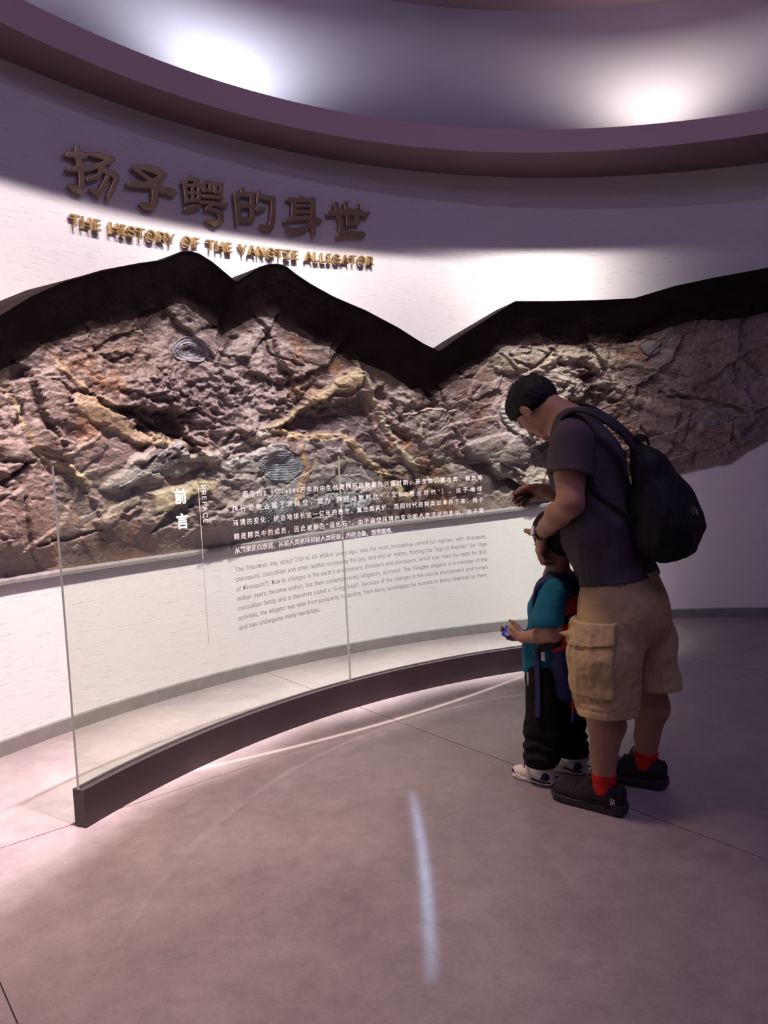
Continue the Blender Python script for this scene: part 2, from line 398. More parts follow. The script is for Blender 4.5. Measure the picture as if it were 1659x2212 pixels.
# ================================================================== SETTING
# floor: a dark bed with large panels, joints recessed
nrm = np.array([.78, .625]); nrm /= np.linalg.norm(nrm); tng = np.array([nrm[1], -nrm[0]])
bed = [(-5, -4), (8, -4), (8, 8), (-5, 8)]
Vb = [(x, y, z) for z in (-.08, -.006) for x, y in bed]
floor = mesh_obj('floor', Vb, [(3, 2, 1, 0), (4, 5, 6, 7)]+[(i, (i+1) % 4, 4+(i+1) % 4, 4+i) for i in range(4)], MT['joint'], smooth=False)
tag(floor, kind='structure')
ts = 2.045; g = .0022
def panel(poly, gaps):
    """poly in (n, t); edges pulled in by their own gap, tops bevelled"""
    P = np.array(poly, float); n = len(P)
    def inset(extra):
        out = []
        for i in range(n):
            p0, p1, p2 = P[i-1], P[i], P[(i+1) % n]
            e1 = p1-p0; e2 = p2-p1; n1 = np.array([-e1[1], e1[0]])/np.hypot(*e1); n2_ = np.array([-e2[1], e2[0]])/np.hypot(*e2)
            g1_, g2_ = [v+(extra if v > .001 else 0) for v in (gaps[i-1], gaps[i])]
            A = np.array([n1, n2_]); 
            if abs(np.linalg.det(A)) < 1e-6: out.append(p1+n1*g1_); continue
            out.append(p1+np.linalg.solve(A, [g1_, g2_]))
        return np.array(out)
    w = lambda Q, z: [tuple(nrm*q[0]+tng*q[1])+(z,) for q in Q]
    a, b = inset(0), inset(.003)
    V = w(a, -.006)+w(a, -.001)+w(b, 0)
    F = [(k*n+i, k*n+(i+1) % n, (k+1)*n+(i+1) % n, (k+1)*n+i) for k in (0, 1) for i in range(n)]+[tuple(range(2*n, 3*n))]
    F = [f[::-1] for f in F] if nrm[0]*tng[1]-nrm[1]*tng[0] < 0 else F
    V = np.array(V); c = V.mean(0); c[2] = 0
    o = mesh_obj('floor_panel', V-c, F, MT['floor'], floor, smooth=False); o.location = tuple(c)
N0 = 2.385; TJ = -3.0; nj = .80
for lo in (N0-3*ts, N0-2*ts, N0, N0+ts, N0+2*ts):
    panel([(lo, -7), (lo+ts, -7), (lo+ts, 5.5), (lo, 5.5)], [g]*4)
lo = N0-ts                                     # the sheet with the butt joint left of the stand
panel([(lo, -7), (N0, -7), (N0, TJ), (nj, TJ), (lo, TJ)], [g, g, 0, g, g])
panel([(lo, TJ), (nj, TJ), (N0, TJ), (N0, 5.5), (lo, 5.5)], [g, 0, g, g, g])

# wall
A0, A1 = 205, -5
degs = np.linspace(A0, A1, 211)
zz = [0, .5, 1, 1.5, 2, 2.5, 3, ZS+.02]
P = cylsec(WC, [(WR, z) for z in zz], degs); nc = len(degs)
uv = np.stack([np.radians(A0-degs)[:, None]*WR+np.zeros((1, len(zz))), np.array(zz)[None, :]+0*degs[:, None]], -1)
outer = cylsec(WC, [(WR+.12, z) for z in zz], degs)
F1 = gridfaces(nc, len(zz)); nV = nc*len(zz)
wall = mesh_obj('wall_back', np.vstack([P.reshape(-1, 3), outer.reshape(-1, 3)]), np.vstack([F1, F1[:, ::-1]+nV]), MT['wall'], uv=np.vstack([uv.reshape(-1, 2)]*2))
tag(wall, kind='structure')
bb = sweep(cylsec(WC, [(WR, 0), (WR-.014, 0), (WR-.014, .072), (WR-.010, .078), (WR, .078)], degs), 'baseboard_back', MT['base'])
tag(bb, kind='structure')
# ceiling ring: soffit, fascia, shelf
ring = []
for d in np.linspace(A0+15, A1-15, 181):
    a = math.radians(d); u = np.array([math.cos(a), math.sin(a)])
    li = LC+LR*u; ff = LC+(LR+.02)*u
    q = li-WC; b = q@u; t = -b+math.sqrt(b*b-(q@q)+(WR+.10)**2)      # out to the wall
    wo = li+u*max(t, .05); ds = LC+(DR+.1)*u
    if np.linalg.norm(ds-LC) > np.linalg.norm(wo-LC): wo = ds
    ring.append([(*li, ZS), (*li, ZF), (*ff, ZF), (*ds, ZF), (*wo, ZF), (*wo, ZS)])
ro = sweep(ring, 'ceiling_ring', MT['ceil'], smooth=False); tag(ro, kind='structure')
ro.name = 'trim_1'
fa = sweep(cylsec(LC, [(LR-.004, ZS-.003), (LR-.004, ZF+.003), (LR+.03, ZF+.003), (LR+.002, ZF), (LR+.002, ZS)], np.linspace(A0+15, A1-15, 181)), 'trim_2', MT['fascia'], smooth=False); tag(fa, kind='structure')
dd = np.linspace(A0+15, A1-15, 181)
do = sweep(cylsec(LC, [(DR, ZF), (DR, ZC+.1), (DR+.08, ZC+.1), (DR+.08, ZF)], dd), 'wall_upper', MT['drum'], smooth=True)
tag(do, kind='structure')
ang = np.linspace(0, 2*PI, 97)[:-1]
Vc = [(LC[0]+(DR+.06)*math.cos(a), LC[1]+(DR+.06)*math.sin(a), z) for z in (ZC, ZC+.1) for a in ang]
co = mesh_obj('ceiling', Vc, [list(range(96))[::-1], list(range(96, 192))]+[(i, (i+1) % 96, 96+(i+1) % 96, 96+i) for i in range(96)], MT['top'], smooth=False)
tag(co, kind='structure')
# ================================================================== ROCK RELIEF on the wall
TOP = [(-420, 900), (-250, 800), (-120, 740), (0, 680), (65, 640), (135, 608), (220, 583), (300, 568), (350, 561), (372, 552), (390, 543), (408, 541), (430, 547), (460, 566), (510, 608), (535, 592), (560, 576), (580, 570), (600, 569), (618, 574), (640, 592), (670, 612), (720, 640), (790, 670), (860, 707), (915, 742), (949, 758), (970, 743), (1000, 722), (1050, 690), (1113, 650), (1200, 650), (1290, 648), (1370, 644), (1410, 632), (1460, 617), (1550, 598), (1659, 578), (1800, 560), (1950, 575), (2150, 700)]
BOT = [(-420, 1310), (-250, 1292), (0, 1256), (200, 1225), (400, 1196), (600, 1166), (800, 1135), (1000, 1112), (1100, 1100), (1200, 1086), (1300, 1071), (1400, 1048), (1481, 1021), (1536, 1009), (1580, 1001), (1620, 973), (1659, 953), (1800, 900), (1950, 850), (2150, 790)]
A_REF = math.radians(A0)
def s_of(a): return (A_REF-np.unwrap(np.atleast_1d(a)))*WR
def wallsz(pts, inset):
    P = np.array(pts, float); a, z = hitcyl(P[:, 0], P[:, 1], WC, WR-inset)
    a = np.where(a < -PI/2, a+2*PI, a); return (A_REF-a)*WR, z
LIPP = .31
st, zt = wallsz(TOP, LIPP); sb, zb = wallsz(BOT, .05)
s0, s1 = st[0], min(st[-1], sb[-1])
NS, NZ = 980, 300
ss = np.linspace(s0, s1, NS)
ztop = np.interp(ss, st, zt); zbot = np.interp(ss, sb, zb)
k = np.array([1, 2, 3, 2, 1.])/9
ztop[2:-2] = np.convolve(ztop, k, 'valid')
zbot += (vnoise(n2(ss*14, ss*0))-.5)*.012
zbot = np.minimum(zbot, ztop-.02)
v = np.linspace(0, 1, NZ)
Z = ztop[:, None]+(zbot-ztop)[:, None]*v[None, :]
Sg = np.broadcast_to(ss[:, None], Z.shape)
def wallxyz(s, z, inset):
    a = A_REF-s/WR; r = WR-inset
    return np.stack([WC[0]+r*np.cos(a), WC[1]+r*np.sin(a), z+0*a], -1)
PX, PY = proj(wallxyz(Sg, Z, .12))
# --- height field, metres out of the wall; features measured from the photograph
wx = (fbm(n2(Sg*5, Z*5, 3), 4)-.5); wy = (fbm(n2(Sg*5, Z*5, 9), 4)-.5)
QX = PX+wx*34; QY = PY+wy*34
def polyd(P, X, Y):
    """signed distance in px to a polygon, negative inside"""
    P = np.array(P, float); d = np.full(X.shape, 1e9); ins = np.zeros(X.shape, bool)
    for i in range(len(P)):
        a = P[i]; b = P[(i+1) % len(P)]; e = b-a
        t = np.clip(((X-a[0])*e[0]+(Y-a[1])*e[1])/(e@e), 0, 1)
        d = np.minimum(d, np.hypot(X-a[0]-e[0]*t, Y-a[1]-e[1]*t))
        c = ((a[1] <= Y) & (b[1] > Y)) | ((b[1] <= Y) & (a[1] > Y))
        xi = a[0]+(Y-a[1])/(e[1] if abs(e[1]) > 1e-6 else 1e-6)*e[0]
        ins ^= c & (X < xi)
    return np.where(ins, -d, d)
def lined(P, X, Y):
    P = np.array(P, float); d = np.full(X.shape, 1e9); tt = np.zeros(X.shape); n = len(P)-1
    for i in range(n):
        a = P[i]; b = P[i+1]; e = b-a
        t = np.clip(((X-a[0])*e[0]+(Y-a[1])*e[1])/(e@e), 0, 1)
        q = np.hypot(X-a[0]-e[0]*t, Y-a[1]-e[1]*t)
        m = q < d; d = np.where(m, q, d); tt = np.where(m, (i+t)/n, tt)
    return d, tt
sm = lambda x: (lambda t: t*t*(3-2*t))(np.clip(x, 0, 1))
below = (ztop[:, None]-Z)
tt_ = np.clip(below/np.maximum((ztop-zbot)[:, None], .05), 0, 1)
base = .125-.085*tt_**1.2
# faceted slabs: cells of tilted planes in two sizes, elongated down to the right / left like the strata
Hh = np.zeros_like(Z)
for n_, amp, seed, an, el in ((44, .055, 3, .55, 2.0), (190, .030, 5, -.45, 1.7), (900, .014, 6, .3, 1.6)):
    r = np.random.RandomState(seed)
    cs = r.uniform(s0, s1, n_); cz = r.uniform(zb.min(), zt.max(), n_)
    off = r.uniform(-1, 1, n_); gx = r.normal(0, 1, n_); gz = r.normal(.3, 1, n_)
    ca, sa = math.cos(an), math.sin(an)
    u = Sg+wx*.16; w = Z+wy*.16
    U = (u*ca-w*sa)/el; V_ = (u*sa+w*ca)
    CU = (cs*ca-cz*sa)/el; CV = (cs*sa+cz*ca)
    best = np.full(Z.shape, 1e9); idx = np.zeros(Z.shape, np.int32)
    for i in range(n_):
        q = (U-CU[i])**2+(V_-CV[i])**2
        m = q < best; best = np.where(m, q, best); idx = np.where(m, i, idx)
    sc = math.sqrt(7*1.6/n_)
    Hh += amp*(off[idx]*.6+np.clip((gx[idx]*(U-CU[idx])+gz[idx]*(V_-CV[idx]))/sc, -1.2, 1.2)*.8)
wx2 = wx; 
cr_, sr_ = math.cos(.45), math.sin(.45)
rid = fbm(n2((Sg*cr_-Z*sr_)*3.6+wx2*2, (Sg*sr_+Z*cr_)*6.0+wy*2, 2), 6, .58, True)
fine = fbm(n2(Sg*22, Z*30, 5), 4, .55)
micro = fbm(n2(Sg*60, Z*75, 8), 2)
rough = .25+.75*sm((fbm(n2(Sg*1.3, Z*1.6, 11), 3)-.42)*6)
def patch(x, y, rx, ry): return np.exp(-(((PX-x)/rx)**2+((PY-y)/ry)**2)**1.5)
rough = rough*(1-.85*patch(430, 740, 120, 55))
for px_, py_, rx_, ry_ in ((600, 700, 110, 60), (200, 880, 90, 60), (150, 1130, 120, 70), (900, 960, 70, 60), (1120, 840, 90, 50), (700, 800, 70, 30), (640, 1010, 80, 50), (480, 1150, 100, 40), (1500, 850, 120, 90)): rough = rough*(1-.65*patch(px_, py_, rx_, ry_))
rough = rough+1.5*patch(400, 870, 130, 85)+1.3*patch(620, 860, 70, 60)+1.0*patch(900, 900, 90, 90)+1.1*patch(1250, 850, 130, 90)+.8*patch(450, 1110, 120, 50)
strata = np.abs(((QY+QX*.25)/19+fbm(n2(Sg*3, Z*3, 21), 3)*2.5) % 1-.5)*2
H = base+Hh*(.80+.35*np.minimum(rough, 1.3))+(rid-.62)*.080*(rough-.15)+(fine-.5)*.022*(.3+rough)+(micro-.5)*.005+(strata-.5)*.004*np.minimum(rough, 1.5)
# colour
cn = fbm(n2(Sg*2.2, Z*2.2, 31), 5); cn2 = fbm(n2(Sg*6, Z*6, 37), 4); cn3 = fbm(n2(Sg*30, Z*30, 41), 2)
def C3(*c): return np.array(c, float)
def lerp(a, b, t): return a+(b-a)*t[..., None]
col = lerp(C3(.245, .152, .125), C3(.39, .285, .262), sm((cn-.38)*4))
col = lerp(col, C3(.38, .19, .10)+0*col, .85*sm((cn2-.5)*6)*sm((.62-cn)*5))
col = lerp(col, C3(.42, .40, .44)+0*col, .55*sm((PX-420)/250)*sm((900-PX)/200)*sm((PY-950)/80))
col = lerp(col, C3(.21, .15, .17)+0*col, .7*np.clip(patch(400, 870, 150, 80)+patch(700, 900, 90, 40), 0, 1))
# plates (slab tops standing proud with an undercut lower edge)
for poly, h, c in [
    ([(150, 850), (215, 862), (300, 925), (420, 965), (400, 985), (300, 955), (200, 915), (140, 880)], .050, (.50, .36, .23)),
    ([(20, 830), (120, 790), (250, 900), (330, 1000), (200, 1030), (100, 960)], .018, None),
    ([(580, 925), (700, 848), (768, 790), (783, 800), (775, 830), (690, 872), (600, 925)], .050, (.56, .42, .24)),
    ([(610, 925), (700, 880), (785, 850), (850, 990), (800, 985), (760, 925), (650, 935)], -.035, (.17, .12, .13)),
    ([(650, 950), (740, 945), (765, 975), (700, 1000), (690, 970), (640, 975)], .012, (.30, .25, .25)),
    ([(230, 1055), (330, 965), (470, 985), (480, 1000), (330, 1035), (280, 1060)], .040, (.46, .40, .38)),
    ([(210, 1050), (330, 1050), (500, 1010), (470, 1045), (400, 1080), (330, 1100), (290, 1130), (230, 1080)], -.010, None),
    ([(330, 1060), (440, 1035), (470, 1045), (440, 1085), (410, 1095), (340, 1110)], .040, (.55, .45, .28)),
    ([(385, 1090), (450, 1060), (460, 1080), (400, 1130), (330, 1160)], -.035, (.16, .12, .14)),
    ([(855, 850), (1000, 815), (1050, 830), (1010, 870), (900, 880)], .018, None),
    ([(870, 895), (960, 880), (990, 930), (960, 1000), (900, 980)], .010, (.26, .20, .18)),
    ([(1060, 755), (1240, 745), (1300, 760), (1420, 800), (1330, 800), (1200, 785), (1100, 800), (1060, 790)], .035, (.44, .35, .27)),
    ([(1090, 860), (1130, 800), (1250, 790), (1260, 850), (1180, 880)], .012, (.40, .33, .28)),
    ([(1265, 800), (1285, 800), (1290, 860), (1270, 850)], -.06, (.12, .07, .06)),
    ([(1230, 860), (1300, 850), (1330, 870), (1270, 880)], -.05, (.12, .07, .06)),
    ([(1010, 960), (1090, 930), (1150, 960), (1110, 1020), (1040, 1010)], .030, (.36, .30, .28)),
    ([(1030, 1000), (1060, 1000), (1100, 1035), (1080, 1070), (1040, 1065)], -.07, (.10, .06, .06)),  # deep shadow of the hollow painted into its colour
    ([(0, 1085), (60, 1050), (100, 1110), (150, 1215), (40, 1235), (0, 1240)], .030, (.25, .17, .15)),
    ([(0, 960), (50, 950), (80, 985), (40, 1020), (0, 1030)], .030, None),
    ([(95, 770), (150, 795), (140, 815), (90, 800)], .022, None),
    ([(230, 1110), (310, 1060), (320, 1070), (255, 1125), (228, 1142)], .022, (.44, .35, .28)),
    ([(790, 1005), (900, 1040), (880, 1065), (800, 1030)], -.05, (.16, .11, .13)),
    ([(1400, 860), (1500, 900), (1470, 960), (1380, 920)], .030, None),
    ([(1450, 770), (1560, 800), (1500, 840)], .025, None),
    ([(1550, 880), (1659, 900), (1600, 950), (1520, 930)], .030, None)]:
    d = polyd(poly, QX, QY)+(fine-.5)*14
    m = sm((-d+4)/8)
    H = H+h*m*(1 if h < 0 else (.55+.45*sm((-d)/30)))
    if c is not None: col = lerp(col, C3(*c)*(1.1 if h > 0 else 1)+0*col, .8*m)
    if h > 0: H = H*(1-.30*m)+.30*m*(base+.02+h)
# veins: raised sandy seams;   cracks: thin dark grooves
for ln, w0, w1, h, c in [
    ([(0, 815), (20, 840), (60, 910), (100, 965), (150, 1010), (205, 1045)], 5, 8, .012, (.60, .45, .26)),
    ([(575, 930), (650, 942), (740, 940), (770, 962), (795, 1000), (850, 1030), (885, 1065), (925, 1140)], 7, 8, .018, (.60, .43, .25)),
    ([(768, 768), (800, 840), (850, 930), (880, 985), (910, 1020), (960, 1035)], 7, 9, .018, (.52, .42, .30)),
    ([(395, 985), (480, 985), (540, 955), (575, 940)], 8, 14, .015, (.50, .43, .38)),
    ([(505, 1010), (545, 990), (580, 970), (620, 960)], 14, 6, .012, (.50, .46, .44)),
    ([(845, 905), (900, 893), (985, 880)], 3, 3, .008, (.60, .45, .30)),
    ([(965, 1035), (1000, 1075), (1030, 1110)], 5, 8, .012, (.50, .40, .32)),
    ([(655, 960), (668, 1020), (650, 1080), (600, 1150)], 5, 9, .004, (.50, .27, .14)),
    ([(1160, 800), (1200, 780), (1270, 775), (1330, 830), (1380, 870), (1450, 900)], 8, 12, .020, (.42, .32, .26)),
    ([(130, 1000), (230, 935), (240, 930)], 4, 3, .008, (.42, .33, .27)),
    ([(120, 780), (160, 830), (200, 870)], 6, 8, .012, (.46, .30, .19)),
    ([(1400, 800), (1500, 850), (1600, 950), (1640, 960)], 8, 6, .014, (.36, .28, .25)),
    ([(1090, 1095), (1140, 1060), (1200, 1030)], 12, 16, .02, (.46, .38, .31))]:
    d, t = lined(ln, QX, QY); w = w0+(w1-w0)*t
    m = sm(1.4-d/w+(fine-.5)*.8); H = H+h*m; col = lerp(col, C3(*c)*1.12*(.85+.3*cn3)[..., None], .85*m)
for ln, w in [([(60, 1075), (70, 1130), (90, 1200), (130, 1240)], 2.5), ([(500, 720), (490, 800), (505, 880), (485, 960), (500, 985)], 4),
              ([(0, 1010), (60, 1000), (100, 990)], 3), ([(330, 930), (370, 945), (440, 965)], 3), ([(1010, 960), (1035, 985), (1060, 1000)], 3),
              ([(100, 1180), (180, 1150), (240, 1130)], 2), ([(610, 580), (640, 620), (700, 700), (770, 765)], 1.2), ([(0, 1050), (40, 1025), (80, 1000)], 3),
              ([(780, 775), (830, 850), (870, 920)], 3), ([(560, 700), (600, 760), (640, 800)], 1.5), ([(940, 1000), (960, 1050), (990, 1100)], 2),
              ([(1100, 770), (1160, 790), (1190, 760)], 2), ([(1430, 850), (1540, 860), (1620, 900)], 3)]:
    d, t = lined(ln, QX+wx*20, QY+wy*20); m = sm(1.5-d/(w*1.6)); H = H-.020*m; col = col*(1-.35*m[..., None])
# keep it calm under the hood, shape the hood and the rolled lip
hood = LIPP-below*(.72+.25*(fbm(n2(Sg*2.5, Z*2.5, 61), 3)-.5)); calm = sm((below-.10)/.22)
face = base*1.0+(H-base)*calm
face = np.maximum(face, .012); face = face*(1-.82*sm((.24-(Z-zbot[:, None]))/.24)**1.3)
kh = .03; mh = np.clip(.5+.5*(hood-face)/kh, 0, 1); prot = face+(hood-face)*mh+kh*mh*(1-mh)+.003*fbm(n2(Sg*6, Z*9, 50), 3)
prot = np.where(below < .006, LIPP, prot)
hood_shade = .75*(1-sm((below-.26)/.16))  # shadow of the lip mixed into the rock colour
col = lerp(col, C3(.028, .012, .012)+0*col, hood_shade)
endf = sm((ss-s0)/.25)*sm((s1-ss)/.25)
prot = prot*np.maximum(endf, .1)[:, None]
prot[:, -1] = .012
col = np.clip(col*(.82+.36*cn3[..., None]), 0, 1)*.56
relief = empty('rock_relief', tuple(wallxyz(np.array(6.6), 0.75, 0.0)))
tag(relief, 'long brown carved rock relief in mountain silhouette with fossils, on the curved wall', 'relief')
inv = np.array(relief.location)
RV = wallxyz(Sg, Z, prot)
# top cap: from the lip back to the wall
back = wallxyz(ss, ztop+.012, np.full(NS, -.01)); bot = wallxyz(ss, zbot-.004, np.full(NS, -.01))
Vall = np.concatenate([back[:, None], wallxyz(ss, ztop+.004, np.full(NS, LIPP*.5)*np.maximum(endf, .1))[:, None], RV, bot[:, None]], 1)
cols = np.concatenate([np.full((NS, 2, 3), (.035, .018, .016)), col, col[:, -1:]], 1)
GF = gridfaces(NS, NZ+3)
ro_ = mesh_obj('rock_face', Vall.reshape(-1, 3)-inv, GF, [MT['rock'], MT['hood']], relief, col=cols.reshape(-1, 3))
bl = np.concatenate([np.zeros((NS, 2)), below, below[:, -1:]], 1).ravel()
ro_.data.polygons.foreach_set('material_index', (bl[GF].mean(1)+.11*(fbm(n2(Sg[np.minimum(GF[:, 0]//(NZ+3), NS-1), 0]*4, bl[GF[:, 0]]*9), 5)-.5) < .285).astype(np.int32))  # painted lip shade ends in a ragged lower border
def relief_h(s, z):
    """protrusion of the built surface at (s, z)"""
    i = np.clip(((s-s0)/(s1-s0)*(NS-1)).round().astype(int), 0, NS-1)
    j = np.clip(((z-ztop[i])/(zbot[i]-ztop[i])*(NZ-1)).round().astype(int), 0, NZ-1)
    return prot[i, j]
# stone ledge under the relief
sl = np.linspace(s0, np.interp(1300, *proj(wallxyz(ss, zbot, .03))[:1], ss), 300)
zl = np.interp(sl, ss, ndz := np.convolve(np.pad(np.interp(ss, sb, zb), 4, 'edge'), np.ones(9)/9, 'valid'))
prof = [(-.005, .010), (.030, .006), (.034, -.004), (.032, -.022), (.006, -.028), (-.005, -.028)]
sweep(np.stack([wallxyz(sl, zl+dz, np.full_like(sl, ins)) for ins, dz in prof], 1)-inv, 'ledge', MT['ledge'], relief)
# fossils: thin carved plates of their own lying on the rock
def fossil(name, cx, cy, rx, ry, rot, fn, colr, n=90):
    u, w = np.meshgrid(np.linspace(-1.08, 1.08, n), np.linspace(-1.08, 1.08, n), indexing='ij')
    h, mask, dark = fn(u, w)
    c, s_ = math.cos(rot), math.sin(rot)
    px = cx+u*rx*c-w*ry*s_; py = cy+u*rx*s_+w*ry*c
    P = np.stack([px.ravel(), py.ravel()], -1)
    a, z = hitcyl(px, py, WC, WR-.10); a = np.where(a < -PI/2, a+2*PI, a); sq = (A_REF-a)*WR
    bsm = relief_h(sq, z); kk = 9
    b = bsm.copy()
    for ax in (0, 1):
        b = np.apply_along_axis(lambda q: np.convolve(np.pad(q, kk, 'edge'), np.ones(2*kk+1)/(2*kk+1), 'valid'), ax, b)
    H2 = b*.6+bsm*.4+.006+h*.8-(1-mask)*.05
    V = wallxyz(sq, z, H2).reshape(-1, 3)-inv
    F = gridfaces(n, n)
    keep = (mask.ravel()[F] > .02).any(1)
    F = F[keep]; used = np.unique(F); re = np.full(len(V), -1); re[used] = np.arange(len(used))
    cc = np.array(colr)*.42*(.6+.8*fbm(n2(u*6, w*6, cx), 4))[..., None]*(1-.55*dark[..., None])
    return mesh_obj(name, V[used], re[F], MT['rock'], relief, col=cc.reshape(-1, 3)[used])
def f_shell(u, w):
    r = np.hypot(u, w*(1+.15*u)); a = np.arctan2(w, u)
    R = .80+.18*np.cos(a-.5)+.05*np.sin(3*a)
    q = r/R; m = sm((1-q)*12)
    h = .0022*np.sin(q*30+2*fbm(n2(u*3, w*3, 6), 3))*(q > .3)+.010*np.exp(-((q-.93)/.05)**2)+.004*(vnoise(n2(u*14, w*14))-.5)
    tri = sm((.16-np.maximum(np.abs(u+.02)+.3*w, np.abs(w)*.9))*18)
    return h-.035*tri, m, np.clip(tri, 0, 1)
def f_skull(u, w):
    wdt = .25+.55*sm((u+.35)/1.0)-.05*np.cos(u*9); q = np.abs(w)/wdt; m = sm((1-q)*5)*sm((1.0-np.abs(u))*12)
    h = .030*np.sqrt(np.clip(1-q**2, 0, 1))*(.5+.5*sm(u+.6))+.003*np.sin(u*60)*(q > .55)
    holes = sum(np.exp(-(((u-x)/r)**2+((w-y)/(r*1.6))**2)**2) for x, y, r in ((.45, -.22, .07), (.62, .15, .10), (.82, -.1, .06), (.3, .1, .035), (-.86, 0, .06)))
    h = h-.028*np.clip(holes, 0, 1)+.003*(vnoise(n2(u*22, w*12))-.5)
    return h, m, np.clip(holes, 0, 1)
def f_ribs(u, w):
    q = np.hypot(u, w); m = sm((1-q)*8)
    k = np.abs(((w*7.5+u*u*2.2+.4*np.sin(u*3)) % 1)-.5)*2
    e = q+.35*(fbm(n2(u*2.5, w*2.5, 3), 3)-.5); m = sm((.92-e)*5)
    k = np.abs(((w*9+u*u*3.2+.9*fbm(n2(u*2, w*2, 4), 2)+.4*np.sin(u*3)) % 1)-.5)*2
    h = .007*sm(k*1.3)*(.4+.6*fbm(n2(u*3, w*3, 5), 2))+.009*np.exp(-((u+.1)/.07)**2)
    return h, m, .25*(k < .3)
def f_fish(u, w):
    q = np.hypot(u, w*(1.25+.35*u)); m = sm((1-q)*9)
    h = .012*np.sqrt(np.clip(1-q*q, 0, 1))+.003*np.sin(u*40+w*8)
    eye = np.exp(-(((u+.05)**2+(w-.15)**2)/.012)**2)+np.exp(-(((u-.3)**2+(w+.3)**2)/.01)**2)+.8*np.exp(-((q-.97)/.04)**2)*(w > .2)
    return h-.02*np.clip(eye, 0, 1), m, np.clip(eye, 0, 1)
def f_crescent(u, w):
    r = np.hypot(u, w); a = np.arctan2(w, -u)
    m = sm((.16-np.abs(r-.8))*14)*sm((1.15-np.abs(a-.7))*6)
    return .022*np.sqrt(np.clip(1-((r-.8)/.16)**2, 0, 1))+.004*np.sin(a*30), m, .0*u
def f_leaf(u, w):
    wdt = .55*np.cos(u*1.5); m = sm((1-np.abs(w)/np.maximum(wdt, .01))*5)*(np.abs(u) < 1)
    return .008+.006*np.abs(np.sin(u*22+np.abs(w)*9)), m, .2*(np.abs(w) < .06)
for nm, lb, args in (
    ('shell_fossil', 'pale grey teardrop shell fossil', (405, 752, 52, 36, .25, f_shell, (.52, .48, .54), 90)),
    ('skull_fossil', 'pale long-snouted skull fossil', (325, 1012, 88, 32, -.58, f_skull, (.54, .49, .48), 110)),
    ('rib_fossil', 'grey fan of curved rib fossils', (608, 1008, 62, 48, .05, f_ribs, (.42, .42, .48), 90)),
    ('rib_fossil', 'grey oval ridged fossil', (600, 1105, 58, 48, -.5, f_ribs, (.40, .40, .44), 90)),
    ('fish_fossil', 'grey round fossil with dark sockets', (755, 1085, 62, 30, -.05, f_fish, (.44, .43, .47), 90)),
    ('crescent_fossil', 'pale curved crescent fossil', (1152, 905, 86, 52, .35, f_crescent, (.55, .50, .48), 100)),
    ('leaf_fossil', None, (1235, 1000, 40, 20, -.9, f_leaf, (.46, .40, .36), 50)),
    ('leaf_fossil', None, (1400, 755, 22, 34, .2, f_leaf, (.42, .38, .38), 50)),
    ('coil_fossil', None, (1540, 900, 36, 30, 0, f_shell, (.36, .32, .34), 60))):
    o = fossil(nm, *args)
    if lb: o['label'] = lb
print('relief', time.time()-T0)

# ================================================================== surface nets
def surfnet(D, org, h):
    """D: 3-D distances (negative inside); returns vertices and quads"""
    I = D < 0
    nx, ny, nz = D.shape
    c = [I[:-1, :-1, :-1], I[1:, :-1, :-1], I[:-1, 1:, :-1], I[1:, 1:, :-1], I[:-1, :-1, 1:], I[1:, :-1, 1:], I[:-1, 1:, 1:], I[1:, 1:, 1:]]
    a = c[0].copy(); o = c[0].copy()
    for q in c[1:]: a &= q; o |= q
    act = o & ~a
    ci = np.argwhere(act); n = len(ci)
    idx = np.full(act.shape, -1, np.int32); idx[act] = np.arange(n)
    cor = np.array([[0, 0, 0], [1, 0, 0], [0, 1, 0], [1, 1, 0], [0, 0, 1], [1, 0, 1], [0, 1, 1], [1, 1, 1]])
    dv = np.stack([D[ci[:, 0]+x, ci[:, 1]+y, ci[:, 2]+z] for x, y, z in cor], 1)
    acc = np.zeros((n, 3)); cnt = np.zeros(n)
    for i, j in ((0, 1), (2, 3), (4, 5), (6, 7), (0, 2), (1, 3), (4, 6), (5, 7), (0, 4), (1, 5), (2, 6), (3, 7)):
        m = (dv[:, i] < 0) != (dv[:, j] < 0)
        t = dv[:, i]/np.where(m, dv[:, i]-dv[:, j], 1)
        p = cor[i]+(cor[j]-cor[i])*t[:, None]
        acc += np.where(m[:, None], p, 0); cnt += m
    V = (ci+acc/cnt[:, None])*h+org
    F = []
    for ax in range(3):
        sl = [slice(None)]*3; s2 = [slice(None)]*3; sl[ax] = slice(0, -1); s2[ax] = slice(1, None)
        A = I[tuple(sl)]; B = I[tuple(s2)]; e = np.argwhere(A != B)
        u, w = (ax+1) % 3, (ax+2) % 3
        e = e[(e[:, u] > 0) & (e[:, w] > 0) & (e[:, u] < D.shape[u]-1) & (e[:, w] < D.shape[w]-1)]
        if not len(e): continue
        def g(du, dw):
            k = e.copy(); k[:, u] += du; k[:, w] += dw; return idx[k[:, 0], k[:, 1], k[:, 2]]
        q = np.stack([g(-1, -1), g(0, -1), g(0, 0), g(-1, 0)], 1)
        ins = A[e[:, 0], e[:, 1], e[:, 2]]
        q[~ins] = q[~ins][:, ::-1]; F.append(q)
    F = np.vstack(F); F = F[(F >= 0).all(1)]
    return V, F
